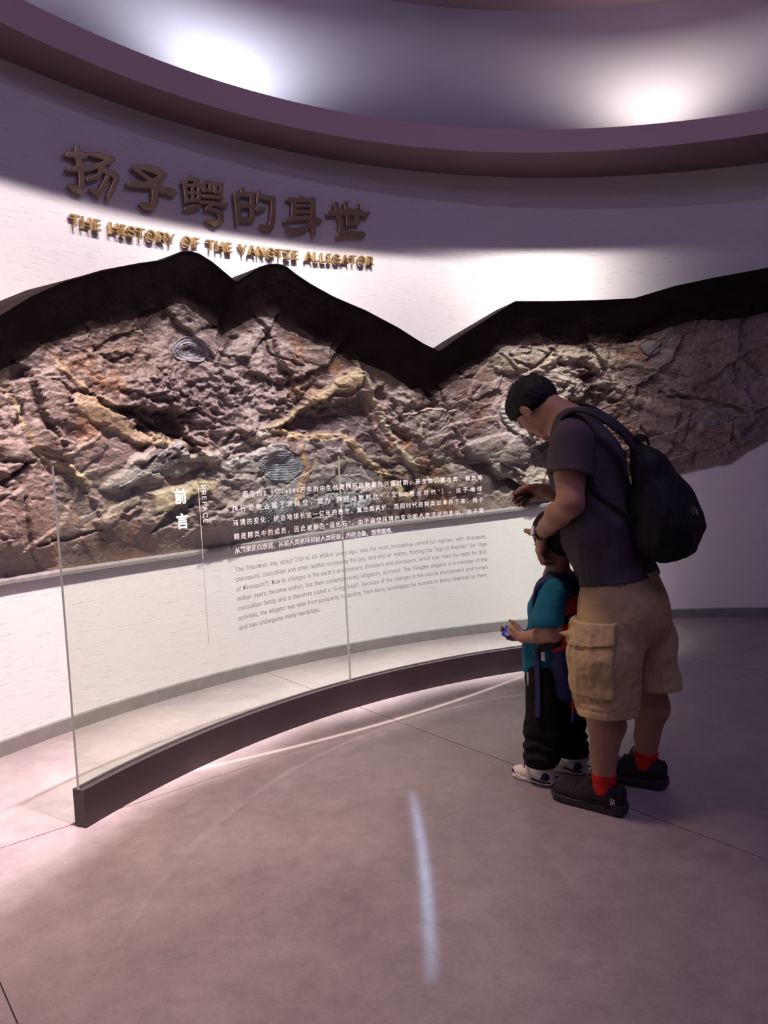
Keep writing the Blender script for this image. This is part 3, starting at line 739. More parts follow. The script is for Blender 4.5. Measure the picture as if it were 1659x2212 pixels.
# ================================================================== TITLE on the wall
CS = 1659/380.
HAN = [  # strokes of the six characters: (x, y, half width), traced; grid A starts at (100,290), each unit 1/4.366 px
 [[(200,190,26),(290,200,36),(355,205,30)], [(285,128,22),(290,200,30),(318,300,28),(330,400,27),(330,480,27),(325,535,24)], [(325,535,24),(270,510,28),(222,478,15)],
  [(218,330,28),(320,328,34),(400,325,24),(470,300,20)], [(395,190,18),(500,205,28),(600,232,28),(622,245,22)], [(610,245,24),(540,280,26),(470,300,26),(385,345,16)],
  [(480,305,26),(560,350,28),(640,385,30),(662,410,24),(630,500,26),(588,590,24)], [(520,340,20),(480,400,24),(395,430,22)], [(590,370,20),(540,480,26),(495,560,24),(420,520,16)]],
 [[(825,315,22),(930,315,28),(1040,350,34),(1110,385,22)], [(1110,390,22),(1050,430,30),(1000,455,36)], [(830,325,20),(890,370,18),(960,420,20),(1000,455,34)],
  [(795,470,36),(900,480,32),(1010,485,36),(1100,530,32),(1190,550,36)], [(1018,460,36),(1022,560,30),(1020,650,32),(1005,690,24),(940,680,26),(895,655,14)]],
 [[(1350,412,20),(1310,440,22),(1285,462,14)], [(1345,415,22),(1420,440,22),(1400,470,14)], [(1305,480,18),(1320,640,16)], [(1438,475,18),(1436,630,16)], [(1310,485,17),(1440,485,15)],
  [(1315,557,15),(1440,552,15)], [(1320,633,18),(1436,618,17)], [(1378,490,15),(1380,630,15)], [(1318,705,20),(1380,692,28),(1440,685,18)],
  [(1475,455,20),(1485,535,18)], [(1475,455,18),(1550,460,18)], [(1545,455,18),(1545,535,18)], [(1485,530,16),(1545,530,16)], [(1590,470,18),(1590,545,16)], [(1590,470,18),(1645,475,18)], [(1648,475,18),(1645,545,16)], [(1590,545,16),(1645,548,16)],
  [(1480,585,18),(1560,590,18),(1650,600,20)], [(1465,645,16),(1560,650,18),(1660,675,24),(1700,665,18)], [(1560,660,18),(1515,705,18),(1600,725,20),(1645,750,24),(1645,815,24),(1590,845,18),(1510,805,12)]],
]
HANB = [
 [[(170,220,24),(185,330,24),(195,420,26),(190,500,12)], [(235,170,18),(225,215,20)], [(170,222,22),(330,225,22)], [(325,215,24),(325,340,22),(325,460,22)], [(185,328,24),(325,328,22)], [(195,450,22),(325,460,24)],
  [(390,200,16),(378,260,16),(365,300,7)], [(395,235,18),(460,252,22),(520,262,24)], [(520,262,24),(522,360,20),(515,470,26),(500,528,28),(440,530,24),(402,510,12)], [(385,360,30),(450,350,10)]],
 [[(785,245,16),(775,280,18)], [(672,268,20),(780,275,20),(900,275,22)], [(718,285,22),(715,400,22),(705,455,20)], [(897,275,24),(897,400,22),(900,500,26),(905,610,12)], [(720,326,17),(890,326,17)], [(720,384,17),(890,384,17)],
  [(640,477,18),(720,448,22),(890,440,24),(965,470,18)], [(880,500,20),(800,550,28),(700,565,26),(655,535,10)]],
 [[(1055,402,28),(1150,390,28),(1250,385,30),(1340,395,28)], [(1330,390,22),(1385,415,28),(1420,395,16)], [(1110,312,22),(1130,390,22),(1165,480,20),(1168,590,28)], [(1205,305,20),(1215,380,18),(1230,470,20),(1225,515,14)], [(1325,325,15),(1310,400,24),(1312,480,20)], [(1235,492,20),(1315,490,22)],
  [(1150,600,26),(1250,592,30),(1365,600,28)], [(1145,600,24),(1135,625,14)]],
]
title = empty('title_sign', tuple(wallxyz(*[np.array(v) for v in (5.9, 2.9, 0.0)])))
title_o = np.array(title.location)
tag(title, 'large bronze Chinese calligraphy characters, upper title line on the curved wall', 'sign')
def map_px(px, py, w):
    a, z = hitcyl(px, py, WC, WR-.03); a = np.where(a < -PI/2, a+2*PI, a)
    return wallxyz((A_REF-a)*WR, z, w)
def han(strokes, ox, oy):
    P = np.array([p for s in strokes for p in s], float)
    h = 4.0; lo = P[:, :2].min(0)-55; hi = P[:, :2].max(0)+55
    nx, ny = ((hi-lo)/h).astype(int)+1
    X, Y = np.meshgrid(lo[0]+h*np.arange(nx), lo[1]+h*np.arange(ny), indexing='ij')
    d = np.full(X.shape, 1e9)
    for s in strokes:
        for (x0, y0, r0), (x1, y1, r1) in zip(s[:-1], s[1:]):
            e = np.array([x1-x0, y1-y0], float); t = np.clip(((X-x0)*e[0]+(Y-y0)*e[1])/(e@e), 0, 1)
            q = np.hypot(X-x0-e[0]*t, Y-y0-e[1]*t)-(r0+(r1-r0)*t)-2.5
            k = 8; m = np.clip(.5+.5*(q-d)/k, 0, 1); d = q+(d-q)*m-k*m*(1-m)
    T = 14.0; nz = int(2*(T+15)/h)+1
    Zz = (np.arange(nz)-nz//2)*h
    rr = 4
    qx = d[..., None]+rr; qz = np.abs(Zz)-T+rr
    D = np.minimum(np.maximum(qx, qz), 0)+np.hypot(np.maximum(qx, 0), np.maximum(qz, 0))-rr
    V, F = surfnet(D, np.array([lo[0], lo[1], Zz[0]]), h)
    upp = .00062                                   # metres per unit of depth
    W_ = map_px(ox+V[:, 0]/CS, oy+V[:, 1]/CS, .028+V[:, 2]*upp)
    mesh_obj('character', W_-title_o, F, MT['bronze'], title)
for s in HAN: han(s, 100, 290)
for s in HANB: han(s, 470, 370)
# fonts shipped with Blender
def font(fn):
    for k in ('LOCAL', 'SYSTEM'):
        try:
            p = os.path.join(bpy.utils.resource_path(k), 'datafiles', 'fonts', fn)
            if os.path.exists(p): return bpy.data.fonts.load(p)
        except Exception: pass
    return None
INTER = font('Inter.woff2')
_gc = {}
def glyph(txt, f=None, off=0.0, ext=0.0, res=3, bev=0.0):
    key = (txt, off, ext, res, bev, f is None)
    if key in _gc: return _gc[key]
    cu = bpy.data.curves.new('t', 'FONT'); cu.body = txt
    if f: cu.font = f
    cu.offset = off; cu.extrude = ext; cu.resolution_u = res; cu.bevel_depth = bev
    o = bpy.data.objects.new('t', cu); C.objects.link(o)
    dg = bpy.context.evaluated_depsgraph_get(); me = bpy.data.meshes.new_from_object(o.evaluated_get(dg))
    V = np.empty(len(me.vertices)*3, np.float32); me.vertices.foreach_get('co', V); V = V.reshape(-1, 3)
    F = [tuple(p.vertices) for p in me.polygons]
    bpy.data.objects.remove(o); bpy.data.curves.remove(cu); bpy.data.meshes.remove(me)
    _gc[key] = (V, F); return V, F
_adv = {}
def adv(ch, f):
    """advance width of a character (from a doubled glyph run)"""
    key = (ch, f is None)
    if key not in _adv:
        a = glyph('I'+'I', f)[0][:, 0].max(); b = glyph('I'+ch+'I', f)[0][:, 0].max(); _adv[key] = float(b-a)
    return _adv[key]
sub = empty('subtitle_sign', tuple(wallxyz(*[np.array(v) for v in (5.9, 2.55, 0.0)])))
tag(sub, 'raised gold English capitals reading the history line, below the bronze characters', 'sign')
sub_o = np.array(sub.location)
TXT = 'THE HISTORY OF THE YANGTZE ALLIGATOR'
(sA,), (zA,) = wallsz([(152, 486)], .03); (sB,), (zB,) = wallsz([(806, 573)], .03)
(_,), (zC_,) = wallsz([(150, 452)], .03)
wid = [adv(c, INTER) if c != ' ' else .30 for c in TXT]
xs = np.concatenate([[0], np.cumsum(np.array(wid)+.02)])
sx = (sB-sA)/(xs[-1]-.05); capH = (zC_-zA)
for i, c in enumerate(TXT):
    if c == ' ': continue
    V, F = glyph(c, INTER, .012, .5, 5)
    s_ = sA+(xs[i]+V[:, 0])*sx; z_ = zA+(zB-zA)*(s_-sA)/(sB-sA)+V[:, 1]/.727*capH
    mesh_obj('letter', wallxyz(s_, z_, .010+.028*(V[:, 2]+.5))-sub_o, F, MT['gold'], sub, smooth=False)
print('signs', time.time()-T0)

# ================================================================== GLASS STAND
GT = .056                                            # base thickness
e0 = math.degrees(float(hitcyl(186, 1785, GC, GR)[0])); 
gl_, _ = hitcyl(np.array([133, 745]), np.array([1250, 1250]), GC, GR+GT/2)
g0, g1 = np.degrees(gl_)
gend = math.degrees(float(hitcyl(1330, 1400, GC, GR)[0]))
stand = empty('glass_stand', (GC[0]+(GR+.03)*math.cos(math.radians(105)), GC[1]+(GR+.03)*math.sin(math.radians(105)), 0))
tag(stand, 'curved dark metal base holding tall printed glass panes, in front of the rock wall', 'display stand')
so = np.array(stand.location)
dg_ = np.linspace(e0, gend, 90)
ZP = .150; i0, i1 = .016, .040                       # channel in the top for the glass
sweep(cylsec(GC, [(GR, 0), (GR, ZP), (GR+i0, ZP), (GR+i0, ZP-.012), (GR+i1, ZP-.012), (GR+i1, ZP), (GR+GT, ZP), (GR+GT, 0)], dg_)-so, 'base_rail', MT['plinth'], stand)
sweep(cylsec(GC, [(GR+i0+.001, ZP-.011), (GR+i0+.001, ZP-.002), (GR+i1-.001, ZP-.002), (GR+i1-.001, ZP-.011)], dg_)-so, 'glass_channel', MT['plinthtop'], stand)
GZ0, GZ1 = ZP-.008, 1.40
RG0, RG1 = GR+.022, GR+.034
arc = abs(g1-g0); panes = []; a = g0; gap = .035
bounds = [g0, g1, g1-(g0-g1), g1-2*(g0-g1)]; bounds = [b for b in bounds if b > gend]+[gend]
for q in range(len(bounds)-1):
    dd_ = np.linspace(bounds[q]-(gap if q else 0), bounds[q+1]+gap, 40)
    sec = cylsec(GC, [(RG0, GZ0), (RG0, GZ1), (RG1, GZ1), (RG1, GZ0)], dd_)-so
    p = sweep(sec, 'glass_pane', [MT['glass'], MT['edge']], stand, smooth=False)
    nf = len(p.data.polygons); mi = np.zeros(nf, np.int32); mi[-2:] = 1
    base_f = np.arange(nf-2); k4 = len(base_f)//4
    # faces are laid out with the three open strips first, then the wrap strip; the top edge is strip 1
    nrm_ = np.array([list(f.normal) for f in p.data.polygons]); mi[np.abs(nrm_[:, 2]) > .7] = 1
    p.data.polygons.foreach_set('material_index', mi); p.data.polygons.foreach_set('use_smooth', np.ones(nf, bool)); p.data.set_sharp_from_angle(angle=.6); p.data.update(); panes.append((bounds[q], bounds[q+1], p))
    if q:
        a_ = math.radians(bounds[q]); pts = cylsec(GC, [(RG0-.001, GZ0), (RG0-.001, GZ1-.004)], [bounds[q]])[0]
        aa = [bounds[q]-gap*.9, bounds[q]+gap*.9]
        sec = cylsec(GC, [(RG0+.001, GZ0), (RG0+.001, GZ1-.003), (RG1-.001, GZ1-.003), (RG1-.001, GZ0)], aa)-so
        sweep(sec, 'joint_seal', MT['seal'], stand)
# --- printed text on the glass (each pane carries its own lettering)
RT = RG0-.0008
def gsz(px, py):
    a, z = hitcyl(np.array([px]), np.array([py]), GC, RT); a = np.where(a < -PI/2, a+2*PI, a); return float((A_REF-a[0])*RT), float(z[0])
def gxyz(s, z):
    a = A_REF-s/RT; return np.stack([GC[0]+RT*np.cos(a), GC[1]+RT*np.sin(a), z], -1)
bags = {m_: [([], []) for _ in panes] for m_ in ('print', 'print_dim')}
def stamp(V2, F, cx, ink='print'):
    bag = bags[ink]
    """V2: (s, z) points"""
    deg = math.degrees(A_REF-cx/RT)
    k = next((i for i, (b0, b1, _) in enumerate(panes) if b1 <= deg <= b0), len(panes)-1)
    Vs, Fs = bag[k]; off = sum(len(v) for v in Vs); Vs.append(gxyz(V2[:, 0], V2[:, 1])); Fs.extend([tuple(i+off for i in f) for f in F])
EN = ['The Mesozoic era, about 250 to 65 million years ago, was the most prosperous period for reptiles, with dinosaurs,',
 'pterosaurs, crocodilian and other reptiles occupying the sea, land and air realms, forming the "Age of Reptiles" (or "Age',
 'of Dinosaurs"). Due to changes in the earth\'s environment, dinosaurs and pterosaurs, which had ruled the earth for 100',
 'million years, became extinct, but their contemporaries, alligators, survived. The Yangtze alligator is a member of the',
 'crocodilian family and is therefore called a "living fossil". Because of the changes in the natural environment and human',
 'activities, the alligator has slide from prosperity to decline, from being worshipped by humans to being despised by them,',
 'and has undergone many hardships.']
sL, z1_ = gsz(508.5, 1236); sR, _ = gsz(1051, 1165); _, z7_ = gsz(517, 1361.5)
dz = (z1_-z7_)/6; fs = .0225
kk_ = None
for li, t in enumerate(EN):
    z = z1_-dz*li; words = t.split(' ')
    ww = [sum(adv(c, INTER) for c in w) for w in words]
    sc = fs*.93 if kk_ is None else kk_
    tot = sum(ww); nat = (sR-sL)/(tot+.27*(len(words)-1))
    if li == 0: fsx = nat*.985
    fx = min(fsx, nat); gapw = ((sR-sL)-tot*fx)/(len(words)-1) if li < 6 else .27*fx
    x = sL
    for w, wd in zip(words, ww):
        cx = x
        for c in w:
            V, F = glyph(c, INTER, .004, 0, 2)
            a_w = adv(c, INTER)*fx
            if len(V): stamp(np.stack([cx+V[:, 0]*fx, z+V[:, 1]*fsx*1.04], -1), F, cx+a_w/2, 'print_dim')
            cx += a_w
        x += wd*fx+gapw
CN = ['\u8ddd\u4eca\u7ea62.5\u4ebf-6500\u4e07\u5e74\u7684\u4e2d\u751f\u4ee3\u662f\u722c\u884c\u52a8\u7269\u6700\u4e3a\u5174\u76db\u65f6\u671f\uff0c\u6050\u9f99\u7c7b\u3001\u7ffc\u9f99\u7c7b\u3001\u9cc4\u7c7b\u7b49',
 '\u722c\u884c\u52a8\u7269\u5360\u636e\u4e86\u6d77\u9646\u7a7a\uff0c\u6210\u4e3a\u201c\u722c\u884c\u52a8\u7269\u65f6\u4ee3\u201d\uff08\u53c8\u79f0\u201c\u6050\u9f99\u65f6\u4ee3\u201d\uff09\u3002\u7531\u4e8e\u5730\u7403',
 '\u73af\u5883\u7684\u53d8\u5316\uff0c\u7edf\u6cbb\u5730\u7403\u957f\u8fbe\u4e00\u4ebf\u5e74\u7684\u6050\u9f99\u3001\u7ffc\u9f99\u7c7b\u706d\u7edd\uff0c\u800c\u540c\u65f6\u4ee3\u7684\u9cc4\u7c7b\u5374\u5e78\u5b58\u4e0b\u6765\uff0c\u626c\u5b50',
 '\u9cc4\u662f\u9cc4\u7c7b\u4e2d\u7684\u6210\u5458\uff0c\u56e0\u6b64\u88ab\u79f0\u4e3a\u201c\u6d3b\u5316\u77f3\u201d\u3002\u7531\u4e8e\u81ea\u7136\u73af\u5883\u7684\u53d8\u5316\u548c\u4eba\u7c7b\u6d3b\u52a8\u7684\u5f71\u54cd\uff0c\u626c\u5b50\u9cc4',
 '\u4ece\u7e41\u8363\u8d70\u5411\u8870\u5f31\uff0c\u4ece\u88ab\u4eba\u7c7b\u5d07\u62dc\u5230\u88ab\u4eba\u7c7b\u8f7b\u89c6\uff0c\u5386\u7ecf\u6ca7\u6851\uff0c\u9971\u53d7\u78e8\u96be\u3002']
cL, cz1 = gsz(500, 1076); _, cz5 = gsz(506, 1196); cRr, _ = gsz(1045, 1036)
cdz = (cz1-cz5)/4.0; cw = .034
for li, t in enumerate(CN):
    x = cL+(2*cw if li == 0 else 0)
    wq = [(.55 if ord(c) < 256 or c in '\u201c\u201d' else 1.0) for c in t]
    step = (cRr-x)/sum(wq) if li < 4 else cw
    for c, q in zip(t, wq):
        V, F = glyph(c, None, .006, 0, 1)
        if len(V): stamp(np.stack([x+V[:, 0]*.0345, cz1-cdz*li+V[:, 1]*.0345], -1), F, x+step*q/2)
        x += step*q
for ch, (x0, y1) in (('\u524d', (379, 1089)), ('\u8a00', (383, 1143))):
    s_, z_ = gsz(x0, y1); V, F = glyph(ch, None, .03, 0, 1)
    k = .072; stamp(np.stack([s_-.004+V[:, 0]*k, z_+.006+V[:, 1]*k], -1), F, s_)
x = 0; s_, z_ = gsz(433.5, 1047)
for c in 'PREFACE':
    V, F = glyph(c, INTER, 0, 0, 2); k = .052
    stamp(np.stack([s_+.002+V[:, 1]*k, z_-(x+V[:, 0])*k], -1), [f[::1] for f in F], s_); x += adv(c, INTER)+.06
sa, za = gsz(428, 1045); sb_, zb_ = gsz(453.5, 1388)
zm_ = za+(zb_-za)*.47
for zu, zw, ink in ((za, zm_, 'print'), (zm_, zb_, 'print_dim')):
    su, sw = sa+(sb_-sa)*0, sa
    stamp(np.array([(sa-.0011, zu), (sa+.0011, zu), (sa+.0011, zw), (sa-.0011, zw)]), [(0, 1, 2, 3)], sa, ink)
for ink, lb in (('print', 'silver grey Chinese heading and paragraph, ink painted as lit'), ('print_dim', 'silver grey English paragraph, same ink painted dimmer')):
    for (Vs, Fs), (_, _, p) in zip(bags[ink], panes):
        if Vs:
            o = mesh_obj('lettering', np.vstack(Vs)-so, Fs, MT[ink], p, smooth=False); o['kind'] = 'stuff'
            o['label'] = lb
print('glass', time.time()-T0)

# ================================================================== IMPLICIT BODIES
class Field:
    """smooth union / subtraction of solids, meshed with surface nets on a sparse set of blocks"""
    def __init__(s): s.ops = []
    def cap(s, a, b, ra, rb=None, k=.02, sy=1.0, op='u', sc=None):
        s.ops.append((op, 'cap', np.array(a, float), np.array(b, float), ra, ra if rb is None else rb, k, np.array(sc if sc else (1, sy, 1), float))); return s
    def chain(s, P, R, k=.02, sc=None, op='u'):
        for i in range(len(P)-1): s.cap(P[i], P[i+1], R[i], R[i+1], k, op=op, sc=sc)
        return s
    def ell(s, c, r, k=.02, op='u', rot=None):
        s.ops.append((op, 'ell', np.array(c, float), np.array(r, float), rot, None, k, None)); return s
    def box(s, c, r, rd=.01, k=.01, op='u', rot=None):
        s.ops.append((op, 'box', np.array(c, float), np.array(r, float), rot, rd, k, None)); return s
    def plane(s, p, n, k=.004, op='i'):
        """keeps the side against n"""
        n = np.array(n, float); s.ops.append((op, 'pl', np.array(p, float), n/np.linalg.norm(n), None, None, k, None)); return s
    def fn(s, f): s.ops.append(('f', f)); return s
    @staticmethod
    def prim(o, P):
        t = o[1]
        if t == 'cap':
            sc = o[7]; q = P/sc; a = o[2]/sc; b = o[3]/sc; e = b-a; l = max(e@e, 1e-9)
            h = np.clip(((q-a)@e)/l, 0, 1)
            return np.sqrt(((q-a-h[:, None]*e)**2).sum(1))-(o[4]+(o[5]-o[4])*h)
        if t == 'ell':
            q = P-o[2]
            if o[4] is not None: q = q@o[4]
            r = o[3]; k0 = np.sqrt(((q/r)**2).sum(1)); k1 = np.sqrt(((q/r**2)**2).sum(1))+1e-9
            return k0*(k0-1)/k1
        if t == 'box':
            q = P-o[2]
            if o[4] is not None: q = q@o[4]
            q = np.abs(q)-(o[3]-o[5])
            return np.sqrt((np.maximum(q, 0)**2).sum(1))+np.minimum(q.max(1), 0)-o[5]
        if t == 'pl': return (P-o[2])@o[3]
    def eval(s, P, use=None):
        d = np.full(len(P), 1.0, np.float32)
        for j, o in enumerate(s.ops):
            if use is not None and not use[j]: continue
            if o[0] == 'f': d = o[1](P, d); continue
            q = s.prim(o, P); k = max(o[6], 1e-5)
            if o[0] == 'u':
                m = np.clip(.5+.5*(q-d)/k, 0, 1); d = q+(d-q)*m-k*m*(1-m)
            elif o[0] == 's':
                m = np.clip(.5-.5*(-q-d)/k, 0, 1); d = -q+(d+q)*m+k*m*(1-m)
            elif o[0] == 'i':
                m = np.clip(.5-.5*(q-d)/k, 0, 1); d = q+(d-q)*m+k*m*(1-m)
        return d
    def bounds(s):
        lo = np.full(3, 1e9); hi = -lo
        for o in s.ops:
            if o[0] != 'u': continue
            if o[1] == 'cap':
                for c, r in ((o[2], o[4]), (o[3], o[5])): lo = np.minimum(lo, c-r*o[7]); hi = np.maximum(hi, c+r*o[7])
            else:
                r = o[3] if o[4] is None else np.full(3, np.linalg.norm(o[3]))
                lo = np.minimum(lo, o[2]-r); hi = np.maximum(hi, o[2]+r)
        return lo-.02, hi+.02
    def mesh(s, h, B=8):
        lo, hi = s.bounds(); n = np.ceil((hi-lo)/(h*B)).astype(int)+1
        cx = [lo[i]+(np.arange(n[i])+.5)*h*B for i in range(3)]
        G = np.stack(np.meshgrid(*cx, indexing='ij'), -1).reshape(-1, 3).astype(np.float32)
        dc = s.eval(G); act = np.abs(dc) < h*B*.5*1.75*1.45+.012
        D = np.repeat(np.repeat(np.repeat(np.where(dc < 0, -1, 1).astype(np.float32).reshape(n), B, 0), B, 1), B, 2)
        bi = np.argwhere(act.reshape(n)); Ga = G[act]; lim = h*B*.87*2.1+.012
        rel = [np.ones(len(Ga), bool) if o[0] in 'fi' else s.prim(o, Ga) < lim+o[6] for o in s.ops]; loc = np.stack(np.meshgrid(*[np.arange(B)]*3, indexing='ij'), -1).reshape(-1, 3)
        for c0 in range(0, len(bi), 160):
            b = bi[c0:c0+160]; use = [r[c0:c0+160].any() for r in rel]
            I = (b[:, None]*B+loc[None]).reshape(-1, 3); P = (lo+I*h).astype(np.float32)
            D[I[:, 0], I[:, 1], I[:, 2]] = s.eval(P, use)
        return surfnet(D, lo, h)
    def obj(s, name, m, parent, h=.005, keep=None):
        V, F = s.mesh(h)
        return mesh_obj(name, V, F, m, parent)
def RT3(x, y, z):
    """columns = local axes"""
    return np.array([x, y, z], float).T
def unit(v): v = np.array(v, float); return v/np.linalg.norm(v)
class Frame:
    def __init__(s, org, yaw):
        s.o = np.array([*org, 0.]); s.x = np.array([math.cos(yaw), math.sin(yaw), 0]); s.y = np.array([-s.x[1], s.x[0], 0]); s.z = np.array([0, 0, 1.]); s.yaw = yaw
    def P(s, px, py, y):
        """local point seen at a pixel, at sideways offset y"""
        d = rays(px, py); t = (y-(cO-s.o)@s.y)/(d@s.y); w = cO+d*t-s.o
        return np.array([w@s.x, y, w@s.z])
    def W(s, l): return s.o+s.x*l[0]+s.y*l[1]+s.z*l[2]
def fold(P, d, amp, f=(9, 9, 3), seed=0, oct=3):
    return d-amp*(fbm(P*np.array(f, np.float32)+seed, oct, .5, True)-.6)*2

def add_head(f, c, fwd, up, s, ear=True):
    """head built in its own frame: c between the ears"""
    x = unit(fwd); up = np.array(up, float); z = unit(up-x*(up@x)); y = np.cross(z, x)
    R = RT3(x, y, z); g = lambda a, b, e: c+s*(x*a+y*b+z*e)
    E = lambda p, r, k=.012, op='u': f.ell(g(*p), np.array(r)*s, k*s, op, R)
    E((-.012, 0, .030), (.097, .076, .088))
    E((.036, 0, -.028), (.058, .060, .080), .02)
    E((.048, 0, -.080), (.038, .040, .030), .02)
    for q in (1, -1):
        E((.052, q*.034, -.034), (.030, .026, .030), .02)
        E((.020, q*.050, -.062), (.035, .014, .030), .02)
        f.cap(g(.083, q*.014, .016), g(.074, q*.044, .014), .010*s, .008*s, .014*s)
        E((.097, q*.031, -.004), (.014, .017, .011), .012, 's')
        E((.080, q*.031, -.004), (.0125, .0125, .0125), .003)
        E((.087, q*.031, .002), (.008, .016, .006), .006)
    f.cap(g(.090, 0, .006), g(.110, 0, -.034), .008*s, .0115*s, .012*s)
    for q in (1, -1): E((.100, q*.012, -.038), (.010, .007, .007), .008)
    f.cap(g(.092, -.018, -.064), g(.092, .018, -.064), .0065*s, k=.006*s); f.cap(g(.099, -.006, -.063), g(.099, .006, -.063), .006*s, k=.008*s)
    f.cap(g(.091, -.015, -.074), g(.091, .015, -.074), .0068*s, k=.006*s)
    f.cap(g(.106, -.022, -.069), g(.106, .022, -.069), .0025*s, k=.004*s, op='s')
    E((.078, 0, -.100), (.018, .022, .014), .012)
    if ear:
        for q in (1, -1):
            Re = RT3(unit(x*.93-z*.25-y*q*.28), unit(y+x*q*.28), unit(z+x*.22))
            f.ell(g(-.006, q*.083, -.008), np.array((.020, .0085, .034))*s, .004*s, 'u', Re)
            f.ell(g(-.001, q*.0955, -.003), np.array((.0135, .0105, .026))*s, .002*s, 's', Re)
            f.ell(g(.004, q*.083, -.010), np.array((.005, .006, .008))*s, .004*s, 'u', Re)
            f.ell(g(-.002, q*.082, -.036), np.array((.009, .006, .010))*s, .006*s, 'u', Re)
    return g, R
def add_hand(f, wrist, d, palm, s, curl, spread=.12, thumb=None, left=True, k=.006):
    """d: towards the fingers, palm: out of the palm; thumb side = +side"""
    d = unit(d); n = unit(np.array(palm, float)-d*(np.array(palm, float)@d)); side = np.cross(d, n)*(-1 if left else 1)
    g = lambda a, b, e: wrist+s*(d*a+side*b+n*e)
    f.ell(g(.046, 0, .002), np.array((.052, .040, .015))*s, .012, 'u', RT3(d, side, n))
    f.ell(g(.030, .022, .010), np.array((.034, .018, .016))*s, .012, 'u', RT3(d, side, n))
    f.ell(g(.035, -.022, .008), np.array((.036, .016, .014))*s, .012, 'u', RT3(d, side, n))
    L = [(.030, .94, (.044, .027, .021)), (.010, 1.0, (.048, .030, .022)), (-.011, .97, (.045, .028, .021)), (-.030, .86, (.035, .022, .019))]
    for i, (b, base, seg) in enumerate(L):
        p = g(.088*base, b, -.001); ang = 0; sp = spread*(b/.03)
        q0 = g(.05, b*.8, 0); f.cap(q0, p, .0115*s, .0100*s, k)
        for j, l in enumerate(seg):
            ang += curl[i][j]
            dv = (d*math.cos(ang)+n*math.sin(ang)); dv = unit(dv+side*sp*math.cos(ang))
            q = p+dv*l*s; r0 = (.0095, .0085, .0076)[j]*s; f.cap(p, q, r0, r0*.88, .004); p = q
    t = thumb or [(.045, (.55, .80, .25)), (.034, (.75, .62, .25)), (.026, (.85, .5, .2))]
    p = g(.018, .024, .006)
    for j, (l, v) in enumerate(t):
        v = unit(v); q = p+(d*v[0]+side*v[1]+n*v[2])*l*s; r = (.0155, .0132, .0124)[j]*s
        f.cap(p, q, r, (.0132, .0122, .0100)[j]*s, .008); p = q
    return g
def strip(pts, nrms, w, t, name, m, parent, n=40):
    """flat webbing along a spline: half width w, thickness t, facing nrms"""
    P = spline(pts, n); N = spline(nrms, n); N /= np.linalg.norm(N, axis=1, keepdims=True)
    T = np.gradient(P, axis=0); T /= np.linalg.norm(T, axis=1, keepdims=True); B = np.cross(T, N); B /= np.linalg.norm(B, axis=1, keepdims=True)
    N = np.cross(B, T); w = np.interp(np.linspace(0, 1, n), np.linspace(0, 1, len(np.atleast_1d(w))), np.atleast_1d(w))[:, None]
    sec = [P+B*w*a+N*t*b for a, b in ((-1, -.3), (-.94, .6), (-.8, 1), (.8, 1), (.94, .6), (1, -.3), (.9, -1), (-.9, -1))]
    return sweep(np.stack(sec, 1), name, m, parent, smooth=True)
def flat_text(txt, org, ux, uy, size, name, m, parent, fnt=None, off=0.0):
    V, F = glyph(txt, fnt, off, 0, 2)
    return mesh_obj(name, org+V[:, :1]*size*np.array(ux)+V[:, 1:2]*size*np.array(uy), F, m, parent, smooth=False)

